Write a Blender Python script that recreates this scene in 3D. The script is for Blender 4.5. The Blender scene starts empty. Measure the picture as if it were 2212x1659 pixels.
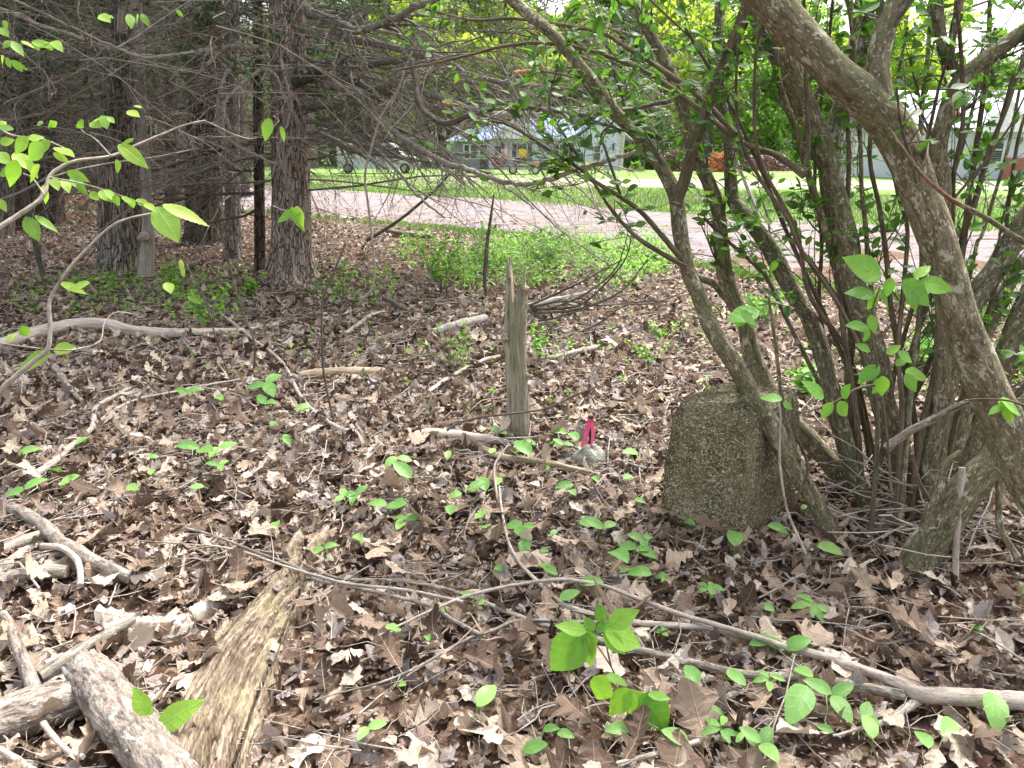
import bpy, math, random
import numpy as np
from mathutils import Vector
R = math.radians
rng = np.random.default_rng(11)
random.seed(5)
sc = bpy.context.scene
col = sc.collection

# ------------------------------------------------------------ camera, light
CAMZ = 1.45; PITCH = R(16.9); F = 1640.0
cd = bpy.data.cameras.new('camera'); cam = bpy.data.objects.new('camera', cd); col.objects.link(cam)
cd.sensor_width = 36; cd.lens = F/2212*36; cd.clip_start = 0.05; cd.clip_end = 900
cam.location = (0, 0, CAMZ); cam.rotation_euler = (math.pi/2-PITCH, 0, 0)
sc.camera = cam
SUN_EL, SUN_AZ = R(60), R(40)       # azimuth clockwise from +Y
w = bpy.data.worlds.new('World'); sc.world = w; w.use_nodes = True
nt = w.node_tree; bg = nt.nodes['Background']
sky = nt.nodes.new('ShaderNodeTexSky'); sky.sky_type = 'NISHITA'; sky.sun_disc = False
sky.sun_elevation = SUN_EL; sky.sun_rotation = SUN_AZ; sky.air_density = 1.0; sky.dust_density = 6.0; sky.ozone_density = .6
hs_ = nt.nodes.new('ShaderNodeHueSaturation'); hs_.inputs['Saturation'].default_value = .35; nt.links.new(sky.outputs[0], hs_.inputs['Color']); nt.links.new(hs_.outputs[0], bg.inputs[0]); bg.inputs[1].default_value = 0.15
sl = bpy.data.lights.new('sun', 'SUN'); so = bpy.data.objects.new('sun', sl); col.objects.link(so)
sl.energy = 2.0; sl.angle = R(12); sl.color = (1, .965, .91)
sd = Vector((math.sin(SUN_AZ)*math.cos(SUN_EL), math.cos(SUN_AZ)*math.cos(SUN_EL), math.sin(SUN_EL)))
so.rotation_euler = sd.to_track_quat('Z', 'Y').to_euler()
sc.view_settings.view_transform = 'Standard'; sc.view_settings.look = 'None'
sc.view_settings.exposure = 1.8; sc.view_settings.gamma = 1
sc.cycles.max_bounces = 6; sc.cycles.diffuse_bounces = 4; sc.cycles.transmission_bounces = 4

# ------------------------------------------------------------ helpers
cp, sp = math.cos(PITCH), math.sin(PITCH)
def ray(px, py):
    a = (px-1106)/F; b = (829.5-py)/F
    return np.array([a, cp+b*sp, -sp+b*cp])
def gh(x, y):
    x = np.asarray(x, float); y = np.asarray(y, float)
    b = .03*np.sin(x*.9+.5)*np.cos(y*.7+1)+.018*np.sin(x*2.1+y*1.3)+.012*np.sin(x*3.7-y*2.9+2)
    return b*np.clip((13-y)/5, 0, 1)
def at(px, py, Y):
    d = ray(px, py); return np.array([0, 0, CAMZ])+d*(Y/d[1])
def G(px, py, up=0.0):
    d = ray(px, py); z = 0.0
    for _ in range(4):
        t = (z+up-CAMZ)/d[2]; p = d*t; z = float(gh(p[0], p[1]))
    return np.array([p[0], p[1], z+up])
def pxm(Y, py=829):                  # metres per picture unit at distance Y
    d = ray(1106, py); return (Y/d[1])/F
def unit(v):
    return v/np.maximum(np.linalg.norm(v, axis=-1, keepdims=True), 1e-9)

class MB:
    def __init__(s): s.v = []; s.q = []; s.t = []; s.tc = []; s.r = []; s.n = 0
    def add(s, v, q=None, t=None, tc=None, r=None):
        v = np.asarray(v, float).reshape(-1, 3); n = len(v)
        if q is not None and len(q): s.q.append(np.asarray(q, int).reshape(-1, 4)+s.n)
        if t is not None and len(t): s.t.append(np.asarray(t, int).reshape(-1, 3)+s.n)
        s.v.append(v); s.tc.append(v if tc is None else np.asarray(tc, float).reshape(-1, 3))
        s.r.append(np.full(n, random.random()) if r is None else np.broadcast_to(np.asarray(r, float).reshape(-1), (n,)))
        s.n += n
    def box(s, x0, x1, y0, y1, z0, z1, bev=0):
        v = [(x, y, z) for z in (z0, z1) for y in (y0, y1) for x in (x0, x1)]
        s.add(v, [(0, 2, 3, 1), (4, 5, 7, 6), (0, 1, 5, 4), (2, 6, 7, 3), (0, 4, 6, 2), (1, 3, 7, 5)])
    def mesh(s, name, m, smooth=True):
        v = np.concatenate(s.v); me = bpy.data.meshes.new(name)
        q = np.concatenate(s.q) if s.q else np.zeros((0, 4), int)
        t = np.concatenate(s.t) if s.t else np.zeros((0, 3), int)
        me.vertices.add(len(v)); me.vertices.foreach_set('co', v.astype(np.float32).ravel())
        nl = len(q)*4+len(t)*3; me.loops.add(nl)
        me.loops.foreach_set('vertex_index', np.concatenate([q.ravel(), t.ravel()]).astype(np.int32))
        npol = len(q)+len(t); me.polygons.add(npol)
        st = np.concatenate([np.arange(len(q))*4, len(q)*4+np.arange(len(t))*3]).astype(np.int32)
        me.polygons.foreach_set('loop_start', st)
        a = me.attributes.new('tc', 'FLOAT_VECTOR', 'POINT'); a.data.foreach_set('vector', np.concatenate(s.tc).astype(np.float32).ravel())
        a = me.attributes.new('rnd', 'FLOAT', 'POINT'); a.data.foreach_set('value', np.concatenate(s.r).astype(np.float32))
        me.update(calc_edges=True)
        me.polygons.foreach_set('use_smooth', np.full(npol, smooth))
        me.materials.append(m); me.update()
        return me
    def build(s, name, m, parent=None, smooth=True):
        o = bpy.data.objects.new(name, s.mesh(name, m, smooth)); col.objects.link(o)
        if parent is not None:
            o.parent = parent; o.matrix_parent_inverse = parent.matrix_basis.inverted() if False else o.matrix_parent_inverse
            # meshes are written in world coordinates: shift them into the thing's frame
            L = chain_loc(parent)
            if any(L): o.location = (-L[0], -L[1], -L[2])
        return o
def chain_loc(o):
    L = Vector((0, 0, 0))
    while o is not None:
        L += o.location; o = o.parent
    return L
def tag(o, label=None, cat=None, group=None, kind=None):
    if label: o['label'] = label
    if cat: o['category'] = cat
    if group: o['group'] = group
    if kind: o['kind'] = kind
    return o
def thing(name, loc, label, cat, group=None):
    o = bpy.data.objects.new(name, None); col.objects.link(o); o.location = [float(c) for c in loc]
    o.empty_display_size = .1
    return tag(o, label, cat, group)

def tubes(mb, P, Rd, n=6, rough=0, cap=True, r=None, gn=0):
    """P (N,K,3) centre lines, Rd (N,K) radii"""
    P = np.asarray(P, float); Rd = np.asarray(Rd, float)
    if P.ndim == 2: P = P[None]; Rd = Rd[None]
    N, K, _ = P.shape
    T = unit(np.gradient(P, axis=1)); avg = unit(P[:, -1]-P[:, 0])
    ref = np.zeros((N, 3)); ref[np.arange(N), np.argmin(np.abs(avg), axis=1)] = 1
    a = unit(np.cross(T, ref[:, None, :])); b = np.cross(T, a)
    th = np.linspace(0, 2*np.pi, n, endpoint=False)
    rr = Rd[:, :, None]*np.ones(n)
    if rough: rr = rr*(1+rough*rng.standard_normal((N, K, n)))
    if gn:
        S_ = np.concatenate([np.zeros((N, 1)), np.cumsum(np.linalg.norm(np.diff(P, axis=1), axis=2), axis=1)], axis=1)[:, :, None]/np.maximum(Rd.mean(), .002)
        ph = rng.random((N, 1, 6))*6.28; g_ = sum(np.sin((1+i)*th[None, None]+ph[..., i:i+1]+(.25+.23*i)*S_)/(1+.25*i) for i in range(6))
        rr = rr*(1+gn*g_)
    V = P[:, :, None, :]+rr[..., None]*(np.cos(th)[:, None]*a[:, :, None, :]+np.sin(th)[:, None]*b[:, :, None, :])
    L = np.concatenate([np.zeros((N, 1)), np.cumsum(np.linalg.norm(np.diff(P, axis=1), axis=2), axis=1)], axis=1)
    off = rng.random((N, 1))*40
    tc = np.stack([Rd[:, :, None]*np.cos(th), Rd[:, :, None]*np.sin(th), (L+off)[:, :, None]+0*th], -1)
    rv = rng.random(N) if r is None else np.full(N, r)
    idx = np.arange(N*K*n).reshape(N, K, n); nx = np.roll(idx, -1, axis=2)
    q = np.stack([idx[:, :-1], nx[:, :-1], nx[:, 1:], idx[:, 1:]], -1)
    mb.add(V, q, tc=tc, r=np.repeat(rv, K*n))
    if cap:
        for e, rev in ((0, True), (K-1, False)):
            c = P[:, e]; base = idx[:, e]
            vv = np.concatenate([V[:, e], c[:, None]], 1)
            tcc = np.concatenate([tc[:, e], tc[:, e].mean(1, keepdims=True)], 1)
            k = np.arange(N)[:, None]*(n+1); i = np.arange(n)
            A = k+i; B = k+(i+1) % n; C = k+n+0*i
            t = np.stack([B, A, C] if rev else [A, B, C], -1)
            mb.add(vv, t=t, tc=tcc, r=np.repeat(rv, n+1))
def catmull(pts, sub=6):
    p = np.asarray(pts, float)
    if len(p) < 3:
        t = np.linspace(0, 1, sub+1)[:, None]; return p[0]*(1-t)+p[-1]*t
    e = np.concatenate([[2*p[0]-p[1]], p, [2*p[-1]-p[-2]]])
    out = []
    for i in range(1, len(e)-2):
        a, b, c, d = e[i-1], e[i], e[i+1], e[i+2]
        for k in range(sub):
            t = k/sub
            out.append(.5*(2*b+(c-a)*t+(2*a-5*b+4*c-d)*t*t+(3*b-a-3*c+d)*t**3))
    out.append(p[-1]); return np.array(out)
def limb(mb, pts, n=8, sub=6, wob=.0, rough=0, r=None, gn=0):
    """pts rows: x y z radius"""
    c = catmull(pts, sub)
    if wob: c[1:-1, :3] += rng.standard_normal((len(c)-2, 3))*wob
    rad = np.maximum(c[:, 3], .0006)
    if rough: rad = rad*(1+.5*rough*rng.standard_normal(len(rad)))
    tubes(mb, c[:, :3], rad, n, rough, r=r, gn=gn)
    return c
def pic(pts, Y0, Y1=None):
    """trace: rows (px, py, width) -> world rows x y z radius between two distances"""
    Y1 = Y0 if Y1 is None else Y1; out = []
    d = np.concatenate([[0], np.cumsum([math.dist(pts[i][:2], pts[i+1][:2]) for i in range(len(pts)-1)])])
    for (a, b, wd), s in zip(pts, d/d[-1]):
        Y = Y0+(Y1-Y0)*s
        p = at(a, b, Y); out.append([*p, wd*.5*pxm(Y, b)])
    return np.array(out)
def gpic(pts, up=None):
    out = []
    for a, b, wd in pts:
        p = G(a, b); h = wd*.5*pxm(p[1], b)
        p = G(a, b, h*.7+.012+(up or 0)); out.append([*p, h])
    return np.array(out)
def grow(P, Rd, m, l0, l1, ang, droop, K=5, wig=.12, tmin=.25, rf=.5, tmax=1.0, fwd=1.0, up=0.0):
    """children for every parent curve; returns (N*m,K,3),(N*m,K)"""
    N, KP, _ = P.shape
    t = tmin+(tmax-tmin)*rng.random((N, m)); f = t*(KP-1); i = np.minimum(f.astype(int), KP-2); fr = (f-i)[..., None]
    n = np.arange(N)[:, None]
    p0 = P[n, i]*(1-fr)+P[n, i+1]*fr; tg = unit(P[n, i+1]-P[n, i])
    r0 = Rd[n, i]*(1-fr[..., 0])+Rd[n, i+1]*fr[..., 0]
    rv = unit(rng.standard_normal((N, m, 3))*[1, 1, .6]); side = unit(rv-(rv*tg).sum(-1, keepdims=True)*tg)
    A = R(ang)*(1+.35*rng.standard_normal((N, m, 1)))
    d = unit(tg*np.cos(A)*fwd+side*np.sin(A)+np.array([0, 0, up]))
    L = (l0+(l1-l0)*rng.random((N, m, 1)))*(1.15-.6*t[..., None])
    pts = [p0]; step = L/(K-1)
    for k in range(K-1):
        d = unit(d+wig*rng.standard_normal((N, m, 3))+np.array([0, 0, -droop/(K-1)]))
        pts.append(pts[-1]+d*step)
    C = np.stack(pts, 2).reshape(N*m, K, 3)
    rr = np.maximum(r0*rf, .0012).reshape(-1, 1)*np.linspace(1, .35, K)
    return C, rr

# leaves -------------------------------------------------------------
def smooth_prof(v, wl, vl, wr, vr, sub=2):
    cl = catmull(np.column_stack([wl, vl, v]), sub); cr = catmull(np.column_stack([wr, vr, v]), sub)
    return cl[:, 2], (np.maximum(cl[:, 0], .004), cl[:, 1]), (np.maximum(cr[:, 0], .004), cr[:, 1])
def prof_lobed(seed, sub=2):
    g = np.random.default_rng(seed); n = 10
    v = np.array([0, .10, .20, .32, .42, .54, .65, .78, .90, 1]); wL = np.array([.012, .10, .20, .11, .30, .13, .33, .14, .17, 0]); sh = np.array([0, 0, .03, 0, .05, 0, .06, 0, .03, 0])
    q = 1+.22*g.standard_normal(2); d_ = g.uniform(.2, 1)
    f = lambda: (np.where(np.arange(n) % 2 == 1, wL*(1+.6*(1-d_)), wL)*(1+.2*g.standard_normal(n)), v+sh+.018*g.standard_normal(n))
    (a, b), (c, d) = f(), f(); return smooth_prof(v, a*q[0], b, c*q[1], d, sub)
def prof_maple(seed, sub=2):
    g = np.random.default_rng(seed)
    v = np.array([0, .08, .20, .36, .48, .62, .80, 1]); wL = np.array([.02, .24, .22, .40, .24, .28, .12, 0]); sh = np.array([0, -.03, 0, .06, 0, .07, 0, 0])
    f = lambda: (wL*(1+.16*g.standard_normal(8)), v+sh+.015*g.standard_normal(8))
    (a, b), (c, d) = f(), f(); return smooth_prof(v, a, b, c, d, sub)
def prof_oval(wd=.30, pt=.42, n=9):
    v = np.linspace(0, 1, n); ww = wd*np.sin(np.pi*v**(math.log(.5)/math.log(pt)))**.8; ww[0] = .01; ww[-1] = 0
    return v, (ww, v), (ww, v)
def prof_low(wd=.32):
    v = np.array([0, .45, 1.]); ww = np.array([.02, wd, .03]); return v, (ww, v), (ww, v)
def leaves(mb, prof, pos, dr, nrm, L, bend=0., fold=0., crumple=0., cols=5, r=None, twist=0.):
    v, (wl, vl), (wr, vr) = prof
    pos = np.atleast_2d(pos); N = len(pos); S = len(v)
    L = np.broadcast_to(np.asarray(L, float), (N,)); bend = np.broadcast_to(np.asarray(bend, float), (N,)); fold = np.clip(np.broadcast_to(np.asarray(fold, float), (N,)), -.9, .9); bend = np.clip(bend, -2.6, 2.6)
    dr = unit(np.atleast_2d(dr)*np.ones((N, 1))); nrm = np.atleast_2d(nrm)*np.ones((N, 1))
    sd_ = unit(np.cross(dr, nrm)); nm = np.cross(sd_, dr)
    if cols == 5: fr = [-1, -.5, 0, .5, 1]
    else: fr = [-1, 0, 1]
    C = len(fr)
    a = np.zeros((S, C)); u = np.zeros((S, C))
    for j, f_ in enumerate(fr):
        ww, vv = (wl, vl) if f_ < 0 else (wr, vr)
        a[:, j] = f_*ww; u[:, j] = v*(1-abs(f_))+vv*abs(f_)
    th = bend[:, None, None]*u                       # bend the midrib along an arc
    be = np.where(np.abs(bend) < 1e-3, 1e-3, bend)[:, None, None]
    X = np.sin(be*u)/be; Z = -(1-np.cos(be*u))/be
    Zc = np.abs(a)*np.tan(fold)[:, None, None]
    x = X+Zc*np.sin(th); z = Z+Zc*np.cos(th)
    y = a[None]*np.cos(fold)[:, None, None]
    tw = twist*rng.standard_normal((N, 1, 1))*u
    y2 = y*np.cos(tw)-0*z; z = z+y*np.sin(tw)
    if crumple:
        k1 = rng.uniform(3, 9, (4, N, 1, 1)); k2 = rng.uniform(-14, 14, (4, N, 1, 1)); ph = rng.random((4, N, 1, 1))*6.28
        z = z+crumple*1.1*(sum(np.sin(k1[i]*u+k2[i]*a+ph[i]) for i in range(4))*.7+.5*rng.standard_normal((N, S, C)))*(.25+np.abs(np.array(fr))*.75)
    V = pos[:, None, None]+L[:, None, None, None]*(x[..., None]*dr[:, None, None]+y2[..., None]*sd_[:, None, None]+z[..., None]*nm[:, None, None])
    rv = rng.random(N) if r is None else np.broadcast_to(np.asarray(r, float), (N,))
    tc = np.stack([np.broadcast_to(a, (N, S, C)), np.broadcast_to(u, (N, S, C)), np.broadcast_to(rv[:, None, None], (N, S, C))], -1)
    idx = np.arange(N*S*C).reshape(N, S, C)
    q = np.stack([idx[:, :-1, :-1], idx[:, :-1, 1:], idx[:, 1:, 1:], idx[:, 1:, :-1]], -1)
    mb.add(V, q, tc=tc, r=np.repeat(rv, S*C))

# ------------------------------------------------------------ materials
class NB:
    def __init__(s, name, rough=.8, spec=.25):
        s.m = bpy.data.materials.new(name); s.m.use_nodes = True; s.t = s.m.node_tree; s.b = s.t.nodes['Principled BSDF']
        s.b.inputs['Roughness'].default_value = rough; s.b.inputs['Specular IOR Level'].default_value = spec
    def n(s, ty, **k):
        x = s.t.nodes.new(ty)
        for a, b in k.items(): setattr(x, a, b)
        return x
    def l(s, a, b): s.t.links.new(a, b)
    def attr(s, nm, out='Vector'):
        x = s.n('ShaderNodeAttribute'); x.attribute_name = nm; return x.outputs[out]
    def mapv(s, v, sc_=(1, 1, 1)):
        x = s.n('ShaderNodeMapping'); s.l(v, x.inputs[0]); x.inputs['Scale'].default_value = sc_; return x.outputs[0]
    def noise(s, v, scale, detail=4, rough=.6, dist=0):
        x = s.n('ShaderNodeTexNoise'); s.l(v, x.inputs['Vector']); x.inputs['Scale'].default_value = scale; x.inputs['Detail'].default_value = detail
        x.inputs['Roughness'].default_value = rough; x.inputs['Distortion'].default_value = dist; return x.outputs['Fac']
    def voro(s, v, scale, feat='F1', out='Distance'):
        x = s.n('ShaderNodeTexVoronoi'); x.feature = feat; s.l(v, x.inputs['Vector']); x.inputs['Scale'].default_value = scale; return x.outputs[out]
    def ramp(s, f, stops, interp='LINEAR'):
        x = s.n('ShaderNodeValToRGB'); s.l(f, x.inputs[0]); e = x.color_ramp.elements; x.color_ramp.interpolation = interp
        while len(e) > 2: e.remove(e[-1])
        for i, (p, c) in enumerate(stops):
            c = (c, c, c, 1) if not hasattr(c, '__len__') else (*c, 1)[:4]
            if i < 2: e[i].position = p; e[i].color = c
            else: y = e.new(p); y.color = c
        return x.outputs[0]
    def mix(s, f, a, b, mode='MIX'):
        x = s.n('ShaderNodeMix', data_type='RGBA', blend_type=mode)
        for sock, val in ((x.inputs[0], f), (x.inputs[6], a), (x.inputs[7], b)):
            if isinstance(val, bpy.types.NodeSocket): s.l(val, sock)
            elif hasattr(val, '__len__'): sock.default_value = (*val, 1)[:4]
            else: sock.default_value = val
        return x.outputs[2]
    def math(s, op, a, b=0.):
        x = s.n('ShaderNodeMath', operation=op)
        for sock, val in ((x.inputs[0], a), (x.inputs[1], b)):
            if isinstance(val, bpy.types.NodeSocket): s.l(val, sock)
            else: sock.default_value = val
        return x.outputs[0]
    def bump(s, h, dist=.01, st=1):
        x = s.n('ShaderNodeBump'); s.l(h, x.inputs['Height']); x.inputs['Distance'].default_value = dist; x.inputs['Strength'].default_value = st
        s.l(x.outputs[0], s.b.inputs['Normal']); return x.outputs[0]
    def base(s, c):
        if isinstance(c, bpy.types.NodeSocket): s.l(c, s.b.inputs['Base Color'])
        else: s.b.inputs['Base Color'].default_value = (*c, 1)
    def pos(s):
        return s.n('ShaderNodeNewGeometry').outputs['Position']

def bark(name, dark, mid, light, sc_=60, stretch=.18, bump=.004, lichen=0, lich_col=(.42, .46, .40), green=0, crack=.5):
    b = NB(name, .9, .15); tc = b.attr('tc'); r = b.attr('rnd', 'Fac')
    m1 = b.mapv(tc, (1, 1, stretch))
    n1 = b.noise(m1, sc_, 5, .7, .6); n2 = b.noise(b.mapv(tc, (1, 1, stretch*1.6)), sc_*3.3, 3, .6)
    n3 = b.noise(tc, 6, 3, .6)
    h = b.math('ADD', b.math('MULTIPLY', n1, .7), b.math('MULTIPLY', n2, .3))
    c = b.ramp(h, [(.36, dark), (.48, mid), (.64, light)])
    if 'hemlock' in name or 'ridged' in name:
        wv = b.n('ShaderNodeVectorMath', operation='ADD'); off = b.n('ShaderNodeTexNoise'); off.inputs['Scale'].default_value = 9; b.l(tc, off.inputs['Vector'])
        so_ = b.n('ShaderNodeVectorMath', operation='SCALE'); b.l(off.outputs['Color'], so_.inputs[0]); so_.inputs['Scale'].default_value = .05; b.l(b.mapv(tc, (1, 1, stretch*1.6)), wv.inputs[0]); b.l(so_.outputs[0], wv.inputs[1])
        vo = b.voro(wv.outputs[0], sc_*1.25, 'DISTANCE_TO_EDGE'); pl_ = b.ramp(vo, [(.01, 0.), (.11, 1.)])
        c = b.mix(pl_, dark, c); h = b.math('ADD', b.math('MULTIPLY', h, .5), b.math('MULTIPLY', pl_, .6))
    c = b.mix(b.math('MULTIPLY', b.ramp(n3, [(.4, 0.), (.65, 1.)]), .35), c, mid)
    c = b.mix(.45, c, b.mix(r, (.6, .6, .6), (1.25, 1.2, 1.15)), 'MULTIPLY')
    if name == 'shrub_bark': c = b.mix(b.math('MULTIPLY', b.ramp(b.noise(b.mapv(tc, (1, 1, .45)), 150, 2, .5), [(.62, 0.), (.66, 1.)]), .7), c, (.50, .45, .34))
    if green: c = b.mix(b.math('MULTIPLY', b.ramp(b.noise(tc, 9, 3), [(.45, 0.), (.62, 1.)]), green), c, (.10, .13, .05))
    if lichen:
        f = b.ramp(b.noise(b.mapv(tc, (1, 1, .6)), 26, 6, .75), [(.60-lichen*.12, 0.), (.64-lichen*.12, 1.)])
        c = b.mix(b.math('MULTIPLY', f, .85), c, lich_col)
    b.base(c); b.bump(h, bump, 1); return b.m
M = {}
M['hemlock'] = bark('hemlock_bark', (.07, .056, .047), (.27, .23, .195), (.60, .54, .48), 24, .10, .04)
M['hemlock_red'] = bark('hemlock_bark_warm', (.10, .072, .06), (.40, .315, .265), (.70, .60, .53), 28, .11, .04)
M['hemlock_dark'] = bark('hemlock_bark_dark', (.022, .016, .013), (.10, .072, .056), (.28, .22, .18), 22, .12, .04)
M['deadwood'] = bark('bleached_wood', (.15, .12, .10), (.38, .33, .28), (.62, .57, .51), 60, .06, .004)
M['snag'] = bark('snag_wood', (.09, .075, .05), (.36, .335, .25), (.60, .575, .47), 75, .045, .006, green=.25)
M['plank'] = bark('rotten_plank_wood', (.035, .028, .022), (.30, .24, .17), (.60, .50, .36), 55, .05, .007)
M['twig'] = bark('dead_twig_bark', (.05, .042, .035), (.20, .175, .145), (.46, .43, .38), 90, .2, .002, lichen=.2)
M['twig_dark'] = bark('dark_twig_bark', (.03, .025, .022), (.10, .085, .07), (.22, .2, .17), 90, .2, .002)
M['twig_pale'] = bark('pale_twig_bark', (.13, .105, .09), (.34, .295, .255), (.56, .51, .46), 90, .2, .002)
M['twig_lichen'] = bark('lichened_bark', (.035, .028, .024), (.21, .175, .15), (.46, .41, .36), 48, .25, .012, lichen=.12, lich_col=(.40, .50, .44))
M['shrub'] = bark('shrub_bark', (.04, .034, .02), (.13, .112, .072), (.31, .275, .19), 75, .3, .004, lichen=.25, lich_col=(.45, .44, .34), green=.3)
M['shrub_thin'] = bark('thin_stem_bark', (.035, .027, .02), (.115, .088, .062), (.26, .215, .16), 100, .12, .002, green=.25)
M['redstem'] = bark('red_brown_stem', (.07, .035, .025), (.19, .10, .07), (.34, .22, .16), 60, .2, .001)
M['locust'] = bark('ridged_grey_bark', (.10, .09, .08), (.36, .34, .32), (.66, .63, .6), 9, .16, .05)
M['birch'] = bark('pale_grey_bark', (.12, .11, .10), (.33, .31, .29), (.52, .50, .47), 30, 1.5, .003)
M['splinter'] = bark('fresh_split_wood', (.25, .11, .05), (.5, .26, .14), (.66, .42, .27), 80, .06, .003)

def litter_mat(name, dark=1.0):
    b = NB(name, .62, .3); tc = b.attr('tc'); r = b.attr('rnd', 'Fac')
    c = b.ramp(r, [(0, (.03, .018, .013)), (.15, (.08, .048, .034)), (.3, (.18, .12, .085)), (.46, (.31, .225, .165)), (.60, (.43, .33, .25)), (.72, (.54, .44, .35)), (.79, (.68, .59, .50)), (.85, (.22, .18, .17)), (.94, (.40, .35, .34)), (1, (.20, .10, .065))])
    n = b.noise(b.pos(), 55, 4, .7)
    c = b.mix(b.math('MULTIPLY', b.ramp(n, [(.5, 0.), (.7, 1.)]), .45), c, (.13, .075, .045))
    # veins: midrib + side veins in leaf coordinates
    sx = b.n('ShaderNodeSeparateXYZ'); b.l(tc, sx.inputs[0])
    ax = b.math('ABSOLUTE', sx.outputs[0]); mid = b.ramp(ax, [(.006, 1.), (.016, 0.)])
    ph = b.math('SINE', b.math('MULTIPLY', b.math('SUBTRACT', sx.outputs[1], b.math('MULTIPLY', ax, .9)), 52.))
    side = b.ramp(ph, [(.9, 0.), (1., 1.)])
    vein = b.math('MAXIMUM', mid, b.math('MULTIPLY', side, .6))
    c = b.mix(b.math('MULTIPLY', vein, .35), c, (.62, .48, .34))
    b.base(c)
    h = b.math('ADD', b.math('MULTIPLY', b.noise(b.pos(), 140, 3), .5), b.math('MULTIPLY', vein, .5)); b.bump(h, .0025, 1)
    tr = b.n('ShaderNodeBsdfTranslucent'); b.l(c, tr.inputs[0])
    mx = b.n('ShaderNodeMixShader'); mx.inputs[0].default_value = .12
    b.l(b.b.outputs[0], mx.inputs[1]); b.l(tr.outputs[0], mx.inputs[2]); b.l(mx.outputs[0], b.t.nodes['Material Output'].inputs[0])
    return b.m
M['litter'] = litter_mat('dry_leaf')
def green_mat(name, stops, trans=.4, vein=26., rough=.45, vc=(.3, .5, .12)):
    b = NB(name, rough, .35); tc = b.attr('tc'); r = b.attr('rnd', 'Fac'); c = b.ramp(r, stops)
    sx = b.n('ShaderNodeSeparateXYZ'); b.l(tc, sx.inputs[0]); ax = b.math('ABSOLUTE', sx.outputs[0])
    mid = b.ramp(ax, [(.004, 1.), (.016, 0.)])
    ph = b.math('SINE', b.math('MULTIPLY', b.math('SUBTRACT', sx.outputs[1], b.math('MULTIPLY', ax, .8)), vein*2))
    v = b.math('MAXIMUM', mid, b.math('MULTIPLY', b.ramp(ph, [(.6, 0.), (1., 1.)]), .5))
    c = b.mix(b.math('MULTIPLY', v, .35), c, vc)
    c = b.mix(.3, c, b.ramp(b.noise(b.pos(), 30, 3), [(.3, .55), (.7, 1.3)]), 'MULTIPLY')
    b.base(c); b.bump(v, .001, .8)
    tr = b.n('ShaderNodeBsdfTranslucent'); c2 = b.mix(1., c, (1.5, 1.6, .7), 'MULTIPLY'); b.l(c2, tr.inputs[0])
    mx = b.n('ShaderNodeMixShader'); mx.inputs[0].default_value = trans
    b.l(b.b.outputs[0], mx.inputs[1]); b.l(tr.outputs[0], mx.inputs[2]); b.l(mx.outputs[0], b.t.nodes['Material Output'].inputs[0])
    return b.m
M['beech'] = green_mat('beech_leaf', [(0, (.15, .30, .05)), (.5, (.24, .42, .07)), (1, (.34, .50, .08))], .45, 34)
M['bright'] = green_mat('fresh_green_leaf', [(0, (.10, .27, .04)), (.5, (.17, .38, .06)), (1, (.28, .48, .07))], .4, 16)
M['shrub_leaf'] = green_mat('shrub_leaf', [(0, (.035, .09, .018)), (.5, (.06, .155, .026)), (1, (.12, .25, .04))], .45, 18)
M['mayflower'] = green_mat('seedling_leaf', [(0, (.12, .28, .07)), (.5, (.19, .38, .10)), (1, (.27, .46, .13))], .3, 12)
M['needle'] = green_mat('hemlock_needle', [(0, (.022, .05, .022)), (1, (.055, .11, .045))], .25, 5)
M['cover'] = green_mat('undergrowth_leaf', [(0, (.10, .25, .045)), (.5, (.20, .40, .06)), (1, (.34, .54, .09))], .4, 12)
M['far_yellow'] = green_mat('yellow_green_foliage', [(0, (.16, .24, .035)), (.5, (.30, .38, .06)), (1, (.45, .50, .10))], .5, 3)
M['far_green'] = green_mat('mid_green_foliage', [(0, (.07, .14, .035)), (.5, (.13, .25, .05)), (1, (.23, .36, .08))], .5, 3)
M['far_dark'] = green_mat('dark_green_foliage', [(0, (.03, .07, .025)), (.5, (.06, .12, .04)), (1, (.10, .18, .05))], .3, 3)
M['purple'] = green_mat('purple_foliage', [(0, (.07, .03, .04)), (.5, (.14, .07, .08)), (1, (.22, .12, .12))], .2, 3, vc=(.2, .1, .1))
M['orange'] = green_mat('orange_red_foliage', [(0, (.26, .07, .05)), (.5, (.40, .12, .08)), (1, (.45, .24, .12))], .35, 3, vc=(.6, .3, .1))
def grass_mat(name, lo, hi):
    b = NB(name, .7, .2); r = b.attr('rnd', 'Fac'); c = b.ramp(r, [(0, lo), (1, hi)]); b.base(c)
    tr = b.n('ShaderNodeBsdfTranslucent'); b.l(c, tr.inputs[0]); mx = b.n('ShaderNodeMixShader'); mx.inputs[0].default_value = .35
    b.l(b.b.outputs[0], mx.inputs[1]); b.l(tr.outputs[0], mx.inputs[2]); b.l(mx.outputs[0], b.t.nodes['Material Output'].inputs[0]); return b.m
M['blade'] = grass_mat('grass_blade', (.10, .21, .04), (.25, .38, .08))

def plain(name, c, rough=.6, spec=.3, metal=0, var=.15, scale=8):
    b = NB(name, rough, spec); b.b.inputs['Metallic'].default_value = metal
    n = b.noise(b.pos(), scale, 4); b.base(b.mix(b.ramp(n, [(.3, 0.), (.7, 1.)]), [x*(1-var) for x in c], [min(1, x*(1+var)) for x in c])); return b.m

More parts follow.
